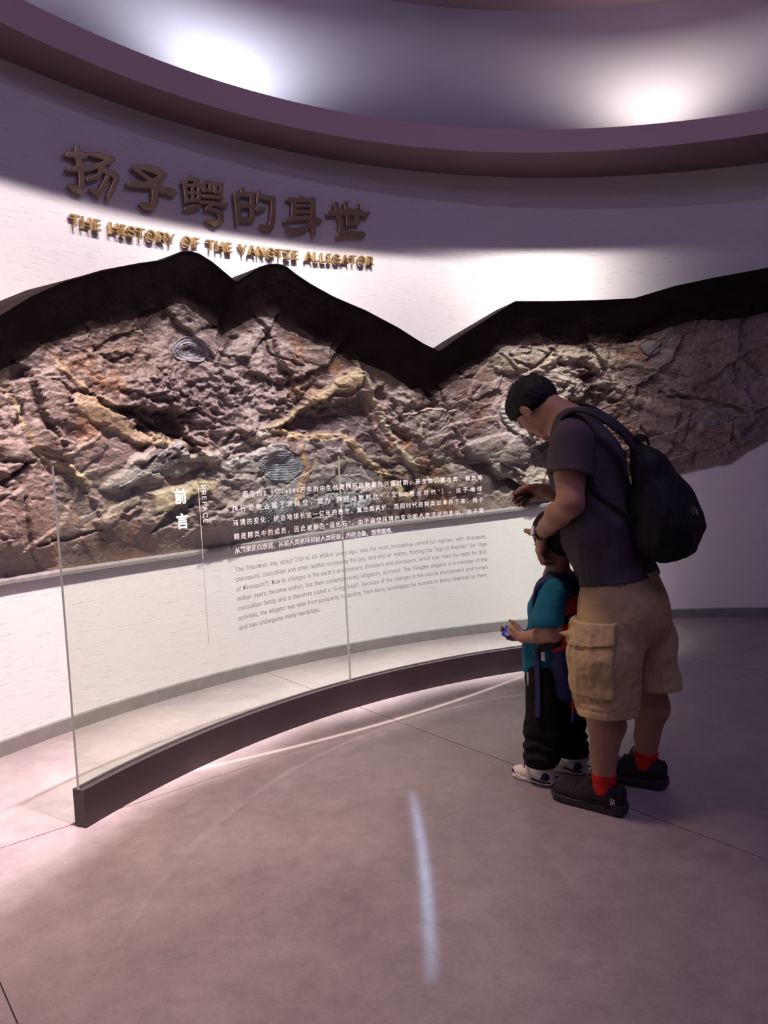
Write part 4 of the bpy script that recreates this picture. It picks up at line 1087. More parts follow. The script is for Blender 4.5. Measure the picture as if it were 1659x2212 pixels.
# ------------------------------------------------------------------ shoes, in a shoe frame: heel at x=0, toe at x=L
def make_shoe(parent, org, yaw, L, M_, kind, side):
    sh = empty('shoe', (org[0], org[1], 0), yaw); sh.parent = parent
    hw = L*.165
    def out(t): return hw*(.72+.28*np.sin(np.clip((t-.05)/.6, 0, 1)*PI*.5)) * np.sqrt(np.clip(1-np.clip((t-.72)/.30, 0, 1)**2.2, 0, 1))*np.sqrt(np.clip(1-np.clip((.10-t)/.13, 0, 1)**2, 0, 1))
    def solid(zlo, zhi, grow, wav=0.0, toe=.02, seed=0):
        def f(P, d):
            t = P[:, 0]/L; w = out(np.clip(t, -.02, 1.0))+grow
            cy = -side*hw*.22*np.sin(np.clip(t, 0, 1)*PI)**1.0
            e = np.abs(P[:, 1]-cy)-w
            ex = np.maximum(-P[:, 0]-grow*.5, P[:, 0]-L-grow*.5)
            lo = zlo+toe*np.clip((t-.74)/.26, 0, 1)**2+.010*np.clip((.12-t)/.12, 0, 1)**2
            hi = np.interp(t, [0, .15, .35, .5, .75, 1.0], zhi)
            if wav: hi = hi+wav*np.sin(t*26+seed)
            q = np.maximum(np.maximum(e, ex), np.maximum(lo-P[:, 2], P[:, 2]-hi))
            return np.minimum(d, q*.8)
        return f
    so_ = Field(); so_.ops.append(('u', 'box', np.array([L/2, 0, .05]), np.array([L/2+.02, hw+.03, .06]), None, .01, .001, None)); so_.ops.append(('f', lambda P, d: np.full(len(P), 1.0, np.float32)))
    zs = [.046, .042, .034, .032, .032, .034] if kind == 'man' else [.044, .036, .040, .030, .034, .030]
    so_.fn(solid(0, np.array(zs)*L/.30*1.0, .005, .0015 if kind == 'man' else .004)); so_.fn(lambda P, d: d+.002)
    so_.obj('sole', M_['sole'], sh, .003 if kind == 'man' else .0026)
    k = L/.30; U = Field()
    U.ell((.060*k, 0, .060*k), (.060*k, .043*k, .062*k), .02).ell((.115*k, 0, .062*k), (.066*k, .043*k, .056*k), .02).ell((.19*k, -side*.008*k, .040*k), (.095*k, .046*k, .038*k), .03).ell((.25*k, -side*.010*k, .034*k), (.045*k, .040*k, .028*k), .02)
    U.cap((.118*k, 0, .104*k), (.165*k, 0, .080*k), .022*k, .018*k, .015*k)
    U.cap((.015*k, 0, .085*k), (.012*k, 0, .108*k), .012*k, .006*k, .015*k, sc=(1, 1.7, 1))
    U.ell((.072*k, 0, .138*k), (.046*k, .034*k, .046*k), .008, 's'); U.plane((0, 0, .020*k), (0, 0, -1))
    U.fn(lambda P, d: d-.0012*(vnoise(P*70)-.5)*2*(1 if kind == 'man' else .3))
    U.obj('upper', M_['upper'], sh, .003 if kind == 'man' else .0026)
    # laces: crossing bars, a bow and its loose ends
    ztop = lambda x: (.131-(x-.12)*.70)*k
    lc = []
    for i in range(4):
        x = .120+.024*i; z = ztop(x)+(.003 if kind == 'man' else .007); w = .020
        V = spline([(x*k, -w*k, z-.008), (x*k+.004, 0, z+.006), (x*k+.006, w*k, z-.008)], 9); lc.append(V)
    bow = (.118*k, 0, ztop(.118)+.010)
    for q in (1, -1):
        lc.append(spline([bow, (bow[0]+.005, q*.020*k, bow[2]+.014*k), (bow[0]+.012, q*.040*k, bow[2]+.002), (bow[0]+.010, q*.020*k, bow[2]-.004), bow], 14))
        lc.append(spline([bow, (bow[0]+.012, q*.022*k, bow[2]-.006), (bow[0]+.022, q*.038*k, bow[2]-.030*k)], 10))
    for q in lc: tube(q, .0024 if kind == 'man' else .0026, 'lace', M_['lace'], sh, seg=6)
    return sh, k, hw
# ------------------------------------------------------------------ THE MAN
YAW = math.atan2(.64, -.76)
fm = Frame((.86, 2.845), YAW); Pm = fm.P
man = empty('person', (fm.o[0], fm.o[1], 0), YAW)
tag(man, 'dark-haired person in charcoal T-shirt, khaki cargo shorts and red socks, bending over the child', 'person')
f = Field()
hc = Pm(1157, 880, 0.0); hf = unit((.58, -.24, -.78)); hu = (.80, 0, .60)
c7 = Pm(1246, 905, 0.0); chest = Pm(1266, 1000, 0.0); belly = Pm(1308, 1150, 0.0); pel = Pm(1342, 1275, 0.0)
G, HR = add_head(f, hc, hf, hu, 1.0)
f.cap(G(-.030, 0, -.030), c7+np.array([.0, 0, -.02]), .058, .066, .03)
f.cap(G(.01, 0, -.05), c7+np.array([.045, 0, -.04]), .045, .055, .03)
f.cap(c7+np.array([-.01, 0, -.07]), chest, .085, .105, .05, sc=(1, 1.5, 1)).cap(chest, belly, .105, .100, .05, sc=(1, 1.42, 1)).cap(belly, pel, .100, .100, .05, sc=(1, 1.40, 1))
shL = Pm(1236, 955, .185); shR = Pm(1262, 945, -.185); elL = Pm(1232, 1088, .255); wrL = Pm(1168, 1152, .075)
f.cap(c7+np.array([0, .05, -.03]), shL, .055, .055, .03).cap(c7+np.array([0, -.05, -.03]), shR, .055, .055, .03)
f.chain([shL, (shL+elL)/2+np.array([.004, 0, 0]), elL], [.062, .056, .048], .02)
mL = elL*.7+wrL*.3+np.array([.012, 0, -.006]); f.chain([elL, mL, elL*.25+wrL*.75, wrL], [.047, .046, .034, .028], .02)
elR = Pm(1262, 1085, -.27); wrR = Pm(1172, 1058, -.13)
f.chain([shR, elR], [.060, .046], .02); f.chain([elR, elR*.7+wrR*.3, elR*.25+wrR*.75, wrR], [.046, .044, .032, .027], .02)
# left hand cups the child's cheek, thumb forward
add_hand(f, wrL, (.16, -.10, -.98), (-.72, -.66, -.1), .96, [(.35, .75, .5), (.40, .8, .5), (.45, .85, .55), (.5, .9, .6)], .03, thumb=[(.040, (.15, .95, -.25)), (.032, (-.10, .85, -.50)), (.027, (-.05, .80, -.60))], left=True)
# right hand holds the phone
gR = add_hand(f, wrR, (.97, .10, -.22), (-.05, .85, -.50), .95, [(.55, .95, .5), (.6, 1.0, .6), (.65, 1.0, .6), (.7, 1.0, .6)], .05, thumb=[(.042, (.62, .55, .55)), (.034, (.80, .2, .65)), (.026, (.9, -.1, .5))], left=False)
# legs
hipL, hipR = pel+np.array([0, .095, -.03]), pel+np.array([0, -.095, -.03])
knL = Pm(1303, 1500, .13); anL = Pm(1305, 1705, .15); knR = Pm(1402, 1470, -.13); anR = Pm(1395, 1652, -.15)
for hp, kn, an in ((hipL, knL, anL), (hipR, knR, anR)):
    f.chain([hp, kn], [.088, .062], .03)
    cf = kn*.70+an*.30+np.array([-.014, 0, 0]); f.chain([kn, cf, kn*.35+an*.65, an], [.061, .067, .047, .039], .02)
    heel = np.array([an[0]-.028, an[1], .045]); toe = np.array([an[0]+.135, an[1], .035]); f.cap(an, heel, .036, .024, .01).cap(an+np.array([.01, 0, -.01]), toe, .034, .018, .01)
f.obj('body', MT['skin'], man, .0030)
print('man body', time.time()-T0)
# hair
hr = Field(); E = lambda p, r, k=.012, op='u': hr.ell(G(*p), r, k, op, HR)
E((-.010, 0, .036), (.108, .086, .092)); E((-.045, 0, .005), (.066, .077, .072), .03); E((.045, 0, .066), (.055, .058, .050), .03)
hx = HR[:, 0]; hy = HR[:, 1]; hz = HR[:, 2]
hr.plane(G(0, 0, -.012), hx*.72-hz*1.0)
hr.fn(lambda P, d: d-.005*(fbm(np.stack([((P-hc)@hx)*60, ((P-hc)@hy)*60, ((P-hc)@hz)*22], -1), 3, .6, True)-.55)*2)
hr.obj('hair', MT['hair'], man, .003)
rr_ = np.random.RandomState(4); Vh, Fh = [], []
def lockset(n, gen):
    for _ in range(n):
        p, dv, l, r = gen(); dv = unit(dv); a = unit(np.cross(dv, (0.3, 1, .2))); b = np.cross(dv, a); o0 = len(Vh)
        mid = p+dv*l*.5+np.array([0, 0, .002]); 
        for c, rr in ((p, r), (mid, r*.7)):
            for q in range(3): Vh.append(c+rr*(a*math.cos(q*2.09)+b*math.sin(q*2.09)))
        Vh.append(p+dv*l)
        for q in range(3):
            w = (q+1) % 3; Fh.append((o0+q, o0+w, o0+3+w, o0+3+q)); Fh.append((o0+3+q, o0+3+w, o0+6))
def crown():
    a = rr_.uniform(-.085, .04); b = rr_.uniform(-.045, .045); z_ = .036+.092*math.sqrt(1-((a+.01)/.108)**2-(b/.086)**2*.9)
    return G(a, b, z_-.003), hz*1.0+hx*rr_.uniform(-.5, .5)+hy*rr_.uniform(-.5, .5), rr_.uniform(.008, .022), .0020
def fringe():
    b = rr_.uniform(-.055, .055); return G(.082-b*b*6, b, .070), hx*.35-hz*1.0+hy*rr_.uniform(-.25, .25), rr_.uniform(.020, .042), .0032
lockset(170, crown); lockset(80, fringe)
def nape():
    b = rr_.uniform(-.07, .07); z0 = rr_.uniform(.01, .09); return G(-.100+b*b*5-.2*max(0, z0-.04), b, z0), -hx*.5-hz*.8, rr_.uniform(.008, .018), .002
lockset(90, nape)
o = mesh_obj('hair_strands', np.array(Vh), Fh, MT['hair'], man); o['kind'] = 'stuff'
# T-shirt
t = Field()
slL = Pm(1231, 1050, .235); slR = shR*.55+elR*.45
dL = unit(slL-shL); cutL = Pm(1231, 1025, .235)
t.chain([shL, slL], [.076, .084], .02); t.chain([shR, slR], [.074, .080], .02)
t.cap(Pm(1215, 945, .10), Pm(1212, 1010, .17), .045, .042, .03)
def sleeve_cut(P, d):
    fo = .0045*np.sin(P[:, 2]*46+5*vnoise(P*7))*np.clip((1.30-P[:, 2])*8, .2, 1)
    d = d-fo
    for c, a, q in ((cutL, unit(dL+np.array([.10, 0, 0])), 1), (slR-.01*unit(slR-shR), unit(slR-shR), -1)):
        al = (P-c)@a; d = np.where(q*P[:, 1] > 0, np.maximum(d, al), d)
    return d
t.fn(sleeve_cut)
for q, (c, e) in ((1, (shL, elL)), (-1, (shR, elR))):
    t.cap(c+(e-c)*.25, c+(e-c)*.75, .060, .072, .004, op='s')
t.cap(c7+np.array([-.005, 0, -.045]), chest, .088, .130, .03, sc=(1, 1.42, 1)).cap(chest, belly, .128, .138, .05, sc=(1, 1.30, 1)).cap(belly, pel, .138, .138, .05, sc=(1, 1.34, 1)).cap(pel, pel+np.array([-.01, 0, -.05]), .138, .140, .03, sc=(1, 1.38, 1))
t.ell(belly+np.array([.045, 0, .03]), (.11, .145, .17), .05)
t.cap(c7+np.array([0, .05, -.025]), shL, .062, .070, .03).cap(c7+np.array([0, -.05, -.025]), shR, .062, .070, .03)
hemz = Pm(1270, 1268, .1)[2]
def tee_cut(P, d):
    hz_ = P[:, 2]-np.interp(P[:, 0], [-.35, -.15, .12, .2], [hemz+.055, hemz+.035, hemz, hemz])
    return np.maximum(d, -hz_)
def tee_fold(P, d):
    a = fbm(P*np.array([16, 9, 7], np.float32)+3, 3, .5, True)-.6
    low = np.clip((1.28-P[:, 2])*3, .2, 1)
    # drag lines across the small of the back and the belly
    b = np.sin(P[:, 2]*52+P[:, 0]*26+6*vnoise(P*4))*.5
    return d-.012*a*low-.005*b*np.clip(1-np.abs(P[:, 2]-1.02)*5, 0, 1)
t.fn(tee_fold); t.fn(tee_cut)
t.cap(belly-np.array([0, 0, .06]), pel-np.array([0, 0, .12]), .118, .130, .004, sc=(1, 1.36, 1), op='s')
t.cap(G(-.030, 0, -.03), c7+np.array([.012, 0, -.012]), .062, .064, .004, op='s').cap(G(.03, 0, -.06), c7+np.array([.06, 0, -.05]), .055, .055, .004, op='s')
t.obj('t_shirt', MT['tee'], man, .0042)
print('man shirt', time.time()-T0)
# shorts
sh_ = Field()
wst = pel+np.array([0, 0, .06]); 
hemL = Pm(1313, 1534, .135); hemR = Pm(1418, 1482, -.135)
sh_.cap(wst, pel+np.array([0, 0, -.02]), .130, .134, .03, sc=(1, 1.34, 1))
sh_.chain([pel+np.array([.005, .075, -.04]), (hipL+hemL)/2+np.array([.010, .012, 0]), hemL+np.array([.004, .005, -.05])], [.122, .118, .117], .04)
sh_.chain([pel+np.array([-.005, -.075, -.04]), (hipR+hemR)/2+np.array([0, -.012, 0]), hemR+np.array([0, 0, -.05])], [.120, .112, .100], .04)
sh_.ell(pel+np.array([-.075, 0, -.09]), (.095, .150, .12), .05)
hzL, hzR = hemL[2], hemR[2]
def sh_fold(P, d):
    a = fbm(P*np.array([13, 13, 6], np.float32)+11, 3, .5, True)-.6
    b = fbm(P*np.array([30, 30, 22], np.float32)+5, 2, .5, True)-.6
    low = np.clip((.80-P[:, 2])*3, .15, 1)
    d = d-.022*a*low-.010*b*np.clip(1-np.abs(P[:, 2]-.50)*5, .25, 1)
    c_ = np.sin((P[:, 2]+P[:, 0]*.55)*46+5*vnoise(P*6))
    d = d-.0045*c_*np.clip(1-np.abs(P[:, 0]-.02-(.9-P[:, 2])*.1)*9, 0, 1)*np.clip((.86-P[:, 2])*5, 0, 1)
    hem = np.abs(P[:, 2]-(hzL+.028)) < .0035
    d = d+.0015*hem*(P[:, 1] > 0)
    s1 = np.where(P[:, 1] > 0, hzL+.055*(P[:, 0]+.12)*0+.02*(P[:, 0]-hemL[0]), hzR)
    d = np.maximum(d, s1-P[:, 2])
    # the two legs part below the crotch
    return d
sh_.fn(sh_fold); sh_.plane(wst+np.array([0, 0, .02]), (0, 0, 1))
sh_.box(np.array([-.04, .0, .42]), (.30, .010, .255), .008, .02, 's')
for hp, hm, r in ((hipL, hemL, .104), (hipR, hemR, .088)): sh_.cap(hm+np.array([0, 0, -.10]), hm+np.array([0, 0, .06]), r, r-.01, .004, op='s')
sho = sh_.obj('shorts', MT['khaki'], man, .0042)
# cargo pocket with its flap on the near leg: they follow the cloth of the leg
sh_ops = [o for o in sh_.ops if o[0] == 'u']
def leg_off(off):
    q = Field(); q.ops = list(sh_ops); q.fn(lambda P, d: d-off-.010*(fbm(P*np.array([15, 15, 9], np.float32)+7, 3, .5, True)-.6)*2); return q
zp0, zp1, zf0, zf1 = Pm(1285, 1388, .25)[2], Pm(1285, 1508, .25)[2], Pm(1285, 1353, .26)[2], Pm(1285, 1395, .26)[2]
xp, xf = Pm(1331, 1450, .22)[0], Pm(1330, 1375, .22)[0]
pk = leg_off(.014)
pk.fn(lambda P, d: np.maximum(np.maximum(d, (P[:, 2]+.10*(P[:, 0]-xp))-zp0-.02), np.maximum(zp1-P[:, 2], np.maximum(xp-P[:, 0], .09-P[:, 1]))))
pk.fn(lambda P, d: np.maximum(d, -(P[:, 1]*1.0+.15-P[:, 0]*1.4)))
pko = pk.obj('cargo_pocket', MT['khaki'], man, .004)
fl = leg_off(.022)
fl.cap(Pm(1262, 1373, .19), Pm(1209, 1367, .19), .034, .003, .015)
fl.fn(lambda P, d: np.maximum(np.maximum(d, (P[:, 2]+.05*(P[:, 0]-xf))-zf0-.004), np.maximum(zf1-P[:, 2]-.10*(P[:, 0]-xf), np.maximum(xf-P[:, 0], .07-P[:, 1]))))
fl.obj('pocket_flap', MT['khaki'], pko, .0035)
# socks, shoes
for an, kn in ((anL, knL), (anR, knR)):
    sk = Field(); up_ = unit(kn-an); sk.cap(an+up_*.075, an, .048, .043, .01).cap(an, np.array([an[0]-.012, an[1], .060]), .042, .034, .01).cap(an, np.array([an[0]+.035, an[1], .070]), .040, .026, .01)
    sk.plane(an+up_*.062, up_, .003); sk.fn(lambda P, d: d-.0008*np.sin(P[:, 2]*700)); sk.obj('sock', MT['red'], man, .003)
MS = dict(sole=MT['sole'], upper=MT['shoe'], lace=MT['strap'])
hl = floorpt(np.array([1349., 1440.]), np.array([1772., 1722.]))
shoes = []
for q, an, sd in ((0, anL, 1), (1, anR, -1)):
    loc = fm.W(np.array([an[0]-.085, an[1], 0]))
    s_, k_, hw_ = make_shoe(man, (an[0]-.085, an[1]), .0, .298, MS, 'man', sd); shoes.append(s_)
# the small winged-skeleton emblem on the outer heel of the near shoe: thin white strokes
def emblem(parent, org, ux, uy, nrm_, s, name, m):
    st_ = [[(0, 0), (.3, .25), (.55, .2), (.8, .45), (1, .42)], [(.3, .25), (.2, .6), (0, .7)], [(.55, .2), (.45, -.2), (.2, -.3)], [(.55, .2), (.8, -.05), (1.0, -.25)], [(.8, .45), (.7, .75), (.95, .85)], [(.2, .6), (.45, .8), (.6, .65)], [(.8, -.05), (.65, -.35)], [(.05, .1), (-.12, .25)]]
    Vv, Ff = [], []
    for l in st_:
        for (x0, y0), (x1, y1) in zip(l[:-1], l[1:]):
            d = unit((x1-x0, y1-y0)); pr = np.array([-d[1], d[0]])*.03; o0 = len(Vv)
            for x, y in ((x0-pr[0], y0-pr[1]), (x1-pr[0], y1-pr[1]), (x1+pr[0], y1+pr[1]), (x0+pr[0], y0+pr[1])):
                for e in (0, .0012): Vv.append(np.array(org)+np.array(ux)*x*s+np.array(uy)*y*s+np.array(nrm_)*e)
            Ff += [(o0, o0+2, o0+4, o0+6), (o0+1, o0+3, o0+5, o0+7)]+[(o0+2*i, o0+2*((i+1) % 4), o0+2*((i+1) % 4)+1, o0+2*i+1) for i in range(4)]
    return mesh_obj(name, np.array(Vv), Ff, m, parent, smooth=False)
em = emblem(shoes[0], (.026, .0455, .056), (.95, .12, 0), (0, -.25, 1), (-.12, 1, .2), .019, 'emblem', MT['whitep'])
em['label'] = 'small white emblem'
print('man clothes', time.time()-T0)
# wrist watch
wt = empty('wrist_watch', tuple(wrL)); wt.parent = man
ax = unit(elL-wrL); wc = wrL+ax*.012
b1 = unit(np.array([.62, .68, .25])-ax*(np.array([.62, .68, .25])@ax)); b2 = np.cross(ax, b1)
ang_ = np.linspace(0, 2*PI, 33)[:-1]
ringc = lambda r, a_, : [wc+ax*a_+r*(b1*math.cos(t_)+b2*math.sin(t_)) for t_ in ang_]
sec = np.stack([np.array(ringc(r, a_)) for r, a_ in ((.0325, -.010), (.0355, -.009), (.0355, .009), (.0325, .010))], 0)
V = sec.reshape(-1, 3)-wrL
mesh_obj('watch_strap', V, [((i)*32+j, (i)*32+(j+1) % 32, ((i+1) % 4)*32+(j+1) % 32, ((i+1) % 4)*32+j) for i in range(4) for j in range(32)], MT['leather'], wt)
def disc(c, n, rads_z, name, m, parent, seg=32):
    n = unit(n); a = unit(np.cross(n, (.1, .2, 1))); b = np.cross(n, a); V, F = [], []
    for r, z in rads_z:
        for t_ in np.linspace(0, 2*PI, seg+1)[:-1]: V.append(c+n*z+r*(a*math.cos(t_)+b*math.sin(t_)))
    for i in range(len(rads_z)-1):
        for j in range(seg): F.append((i*seg+j, i*seg+(j+1) % seg, (i+1)*seg+(j+1) % seg, (i+1)*seg+j))
    F.append(tuple(range(seg))[::-1]); F.append(tuple(range((len(rads_z)-1)*seg, len(rads_z)*seg)))
    return mesh_obj(name, np.array(V), F, m, parent, smooth=False)
cc_ = b1*.034+(wc-wrL)
disc(cc_, b1, [(.018, -.004), (.0215, -.002), (.0215, .004), (.0195, .0065), (.0180, .0070), (.0178, .0055)], 'watch_case', MT['steel'], wt)
disc(cc_, b1, [(.0175, .0052), (.0175, .0060)], 'watch_dial', MT['dial'], wt)
aa = unit(np.cross(b1, (.1, .2, 1))); ab = np.cross(b1, aa)
for an_, l_ in ((.6, .012), (2.4, .008)):
    dv = aa*math.cos(an_)+ab*math.sin(an_); pv = np.cross(b1, dv)*.0007; z0 = cc_+b1*.0066
    mesh_obj('watch_hand', [z0-pv, z0+pv, z0+dv*l_+pv, z0+dv*l_-pv], [(0, 1, 2, 3)], MT['phone'], wt, smooth=False)
# phone
ph = empty('phone', tuple(fm.W(Pm(1118, 1055, -.095))), YAW)
tag(ph, 'black phone held out in the bending person\'s right hand', 'phone')
pc_ = Pm(1118, 1055, -.095); pn = unit((-.55, .10, .82)); pu = unit(np.array([.85, .0, .0])-pn*(.85*pn[0])); pv_ = np.cross(pn, pu); Rp = RT3(pu, pv_, pn)
q = Field(); q.box((0, 0, 0), (.076, .037, .0045), .004, .001, 'u', Rp); q.obj('phone_body', MT['black'], ph, .0016)
q = Field(); q.box(pn*.0045, (.072, .034, .0008), .0006, .001, 'u', Rp); q.obj('screen', MT['phone'], ph, .0007)
q = Field(); q.box(-pn*.0055+pu*.052+pv_*.014, (.017, .017, .0015), .001, .001, 'u', Rp); cb_ = q.obj('camera_bump', MT['phone'], ph, .001)
for du, dv_ in ((.008, .007), (-.008, .007), (0, -.008)): disc(-pn*.0062+pu*(.052+du)+pv_*(.014+dv_), -pn, [(.0058, 0), (.0058, .002), (.0048, .002)], 'lens', MT['steel'], cb_, 16)
# backpack of the man
bp = empty('backpack', tuple(fm.W(Pm(1440, 1120, 0.0))), YAW); bo = Pm(1440, 1120, 0.0)
tag(bp, 'slouching black nylon backpack on the back of the person in charcoal T-shirt', 'backpack')
b_ = Field()
tp = Pm(1368, 958, .03); m1 = Pm(1400, 1010, .02); m2 = Pm(1432, 1090, .0); m3 = Pm(1445, 1130, .0); m4 = Pm(1443, 1152, 0.)
b_.chain([tp-bo, m1-bo, m2-bo, m3-bo, m4-bo], [.022, .062, .100, .110, .103], .03, sc=(1, 1.28, 1))
b_.cap(Pm(1385, 1090, .04)-bo, Pm(1408, 1150, .02)-bo, .055, .070, .05)
b_.fn(lambda P, d: d-.014*(fbm(P*np.array([9, 12, 5], np.float32)+21, 3, .5, True)-.6)*2)
b_.obj('bag', MT['black'], bp, .005)
strip([Pm(1212, 905, .145)-bo, Pm(1238, 886, .135)-bo, Pm(1275, 888, .125)-bo, Pm(1320, 912, .10)-bo, Pm(1352, 938, .07)-bo, Pm(1375, 968, .05)-bo], [(.5, .3, .8), (0, .3, 1), (-.2, .3, 1), (-.4, .4, .8), (-.4, .5, .8), (-.4, .6, .6)], [.022, .030, .032, .030, .026, .02], .006, 'shoulder_strap', MT['strap'], bp)
strip([Pm(1230, 885, -.11)-bo, Pm(1262, 876, -.12)-bo, Pm(1305, 893, -.10)-bo, Pm(1345, 925, -.06)-bo, Pm(1372, 958, -.03)-bo], [(.3, -.3, 1), (0, -.3, 1), (-.3, -.3, 1), (-.4, -.3, .8), (-.4, -.3, .6)], [.022, .030, .03, .026, .02], .006, 'shoulder_strap', MT['strap'], bp)
strip([Pm(1262, 1042, .19)-bo, Pm(1285, 1066, .195)-bo, Pm(1330, 1100, .185)-bo, Pm(1385, 1142, .12)-bo], [(0, 1, .1)]*4, .012, .003, 'lower_strap', MT['black'], bp)
tube(spline([Pm(1366, 955, .06)-bo, Pm(1378, 940, .05)-bo, Pm(1395, 945, .03)-bo, Pm(1402, 962, .02)-bo], 14), .005, 'grab_handle', MT['black'], bp)
q = Field(); q.box(Pm(1385, 947, .05)-bo, (.014, .006, .010), .003); q.obj('buckle', MT['strap'], bp, .002)
emb = emblem(bp, Pm(1492, 1096, .075)-bo, (-.30, -.30, -.9), (-.80, .50, .1), (-.5, .85, 0), .030, 'emblem', MT['whitep']); emb['label'] = 'small white emblem'
print('man done', time.time()-T0)

# ------------------------------------------------------------------ THE CHILD
fb = Frame((.665, 3.03), YAW); Pb = fb.P
boy = empty('person', (fb.o[0], fb.o[1], 0), YAW)
tag(boy, 'small child in teal T-shirt and black trousers, looking down in front of the bending person', 'person')
f = Field(); bc = Pb(1198, 1162, 0.0)
G2, HR2 = add_head(f, bc, unit((.88, -.25, -.32)), (.30, 0, 1), .90)
n0 = Pb(1204, 1238, 0.0); bch = Pb(1196, 1310, 0); bbl = Pb(1186, 1395, 0); bpe = Pb(1188, 1450, 0)
f.cap(G2(-.018, 0, -.05), n0, .040, .044, .02)
f.cap(n0+np.array([0, 0, -.03]), bch, .055, .072, .04, sc=(1, 1.4, 1)).cap(bch, bbl, .072, .076, .04, sc=(1, 1.3, 1)).cap(bbl, bpe, .076, .080, .04, sc=(1, 1.3, 1))
bsL = Pb(1198, 1278, .115); bsR = Pb(1204, 1272, -.115); beL = Pb(1196, 1368, .15); bwL = Pb(1128, 1377, .10)
f.cap(n0+np.array([0, .03, -.03]), bsL, .034, .036, .02).cap(n0+np.array([0, -.03, -.03]), bsR, .034, .036, .02)
f.chain([bsL, beL], [.038, .033], .015); f.chain([beL, beL*.55+bwL*.45+np.array([0, 0, -.002]), bwL], [.035, .031, .022], .012)
beR = Pb(1196, 1368, -.15); bwR = Pb(1132, 1372, -.02); f.chain([bsR, beR], [.038, .032], .015); f.chain([beR, beR*.55+bwR*.45, bwR], [.033, .029, .022], .012)
add_hand(f, bwL, (.86, -.40, -.10), (.10, -.75, .66), .66, [(.35, .7, .4), (.45, .8, .5), (.55, .85, .5), (.65, .9, .5)], .05, left=True, thumb=[(.036, (.7, .6, .35)), (.028, (.9, .3, .3)), (.022, (.95, .1, .2))])
add_hand(f, bwR, (.88, .35, -.05), (.10, .75, .60), .66, [(.4, .7, .4), (.5, .8, .5), (.55, .85, .5), (.6, .9, .5)], .05, left=False)
baL = Pb(1168, 1681, .085); baR = Pb(1238, 1657, -.085); bkL = Pb(1172, 1575, .075); bkR = Pb(1225, 1560, -.075)
for hp, kn, an in ((bpe+np.array([0, .05, -.02]), bkL, baL), (bpe+np.array([0, -.05, -.02]), bkR, baR)):
    f.chain([hp, kn, kn*.6+an*.4, an], [.056, .042, .040, .028], .02); f.cap(an, np.array([an[0]-.015, an[1], .035]), .024, .014, .01).cap(an, np.array([an[0]+.065, an[1], .030]), .022, .010, .01)
f.obj('body', MT['skin'], boy, .0032)
hr = Field(); E = lambda p, r, k=.012, op='u': hr.ell(G2(*p), np.array(r)*.90, k, op, HR2)
E((-.012, 0, .036), (.107, .086, .094)); E((-.045, 0, -.025), (.062, .074, .075), .03)
x2, y2, z2 = HR2[:, 0], HR2[:, 1], HR2[:, 2]
hr.plane(G2(0, 0, -.050), x2*.95-z2*1.0); hr.fn(lambda P, d: d-.0035*(fbm((P-bc)*70, 3, .6, True)-.55)*2)
hr.obj('hair', MT['hair'], boy, .003)
Vh, Fh = [], []
def nape2():
    a = rr_.uniform(-2.3, 2.3); z0 = rr_.uniform(-.055, .12); r_ = math.sqrt(max(.02, 1-((z0-.03)/.1)**2))
    return G2(-.010-.098*r_*math.cos(a), .076*r_*math.sin(a), z0), -x2*math.cos(a)+y2*math.sin(a)-z2*.8, rr_.uniform(.010, .018), .0018
lockset(260, nape2)
o = mesh_obj('hair_strands', np.array(Vh), Fh, MT['hair'], boy); o['kind'] = 'stuff'
t = Field()
t.cap(n0+np.array([-.006, 0, -.03]), bch, .058, .084, .03, sc=(1, 1.42, 1)).cap(bch, bbl, .084, .092, .04, sc=(1, 1.25, 1)).cap(bbl, Pb(1156, 1470, 0)+np.array([-.045, 0, 0]), .092, .094, .04, sc=(1, 1.25, 1))
t.cap(n0+np.array([0, .03, -.028]), bsL, .040, .046, .02).cap(n0+np.array([0, -.03, -.028]), bsR, .040, .046, .02)
bslL = Pb(1180, 1345, .155); bslR = Pb(1186, 1345, -.15); t.chain([bsL, bslL], [.050, .066], .015); t.chain([bsR, bslR], [.050, .062], .015)
bz = Pb(1150, 1452, .08)[2]; bsz = Pb(1180, 1350, .16)[2]
def tfold(P, d):
    d = d-.006*(fbm(P*np.array([20, 20, 7], np.float32)+31, 3, .5, True)-.6)*2
    side_ = np.abs(P[:, 1]) > .115
    d = np.where(side_, np.maximum(d, bsz-P[:, 2]), d)
    return np.maximum(d, bz-P[:, 2])
t.fn(tfold)
t.chain([bsL+(bslL-bsL)*.3, bslL+np.array([0, 0, -.03])], [.040, .056], .003, op='s'); t.chain([bsR+(bslR-bsR)*.3, bslR+np.array([0, 0, -.03])], [.040, .052], .003, op='s')
t.cap(G2(-.018, 0, -.05), n0+np.array([.008, 0, .002]), .046, .047, .004, op='s')
t.cap(bbl+np.array([0, 0, -.04]), bpe+np.array([0, 0, -.08]), .078, .086, .003, sc=(1, 1.25, 1), op='s')
to = t.obj('t_shirt', MT['teal'], boy, .0036)
p_ = Field()
for hp, kn, an, sx in ((bpe+np.array([0, .045, -.0]), bkL, baL, 1), (bpe+np.array([0, -.045, -.0]), bkR, baR, -1)):
    p_.chain([hp, kn, kn*.45+an*.55], [.074, .067, .068], .03); p_.chain([kn*.45+an*.55, an+np.array([-.004, 0, .060]), an+np.array([0, 0, .020])], [.066, .056, .034], .02)
p_.cap(bpe+np.array([0, 0, .03]), bpe+np.array([0, 0, -.03]), .082, .084, .03, sc=(1, 1.2, 1))
def pf(P, d):
    d = d-.008*(fbm(P*np.array([14, 14, 9], np.float32)+41, 3, .5, True)-.6)*2
    cz_ = .10
    return d-.006*np.clip(1-np.abs(P[:, 2]-.16)*12, 0, 1)*np.sin(P[:, 2]*95+8*vnoise(P*11))
p_.fn(pf)
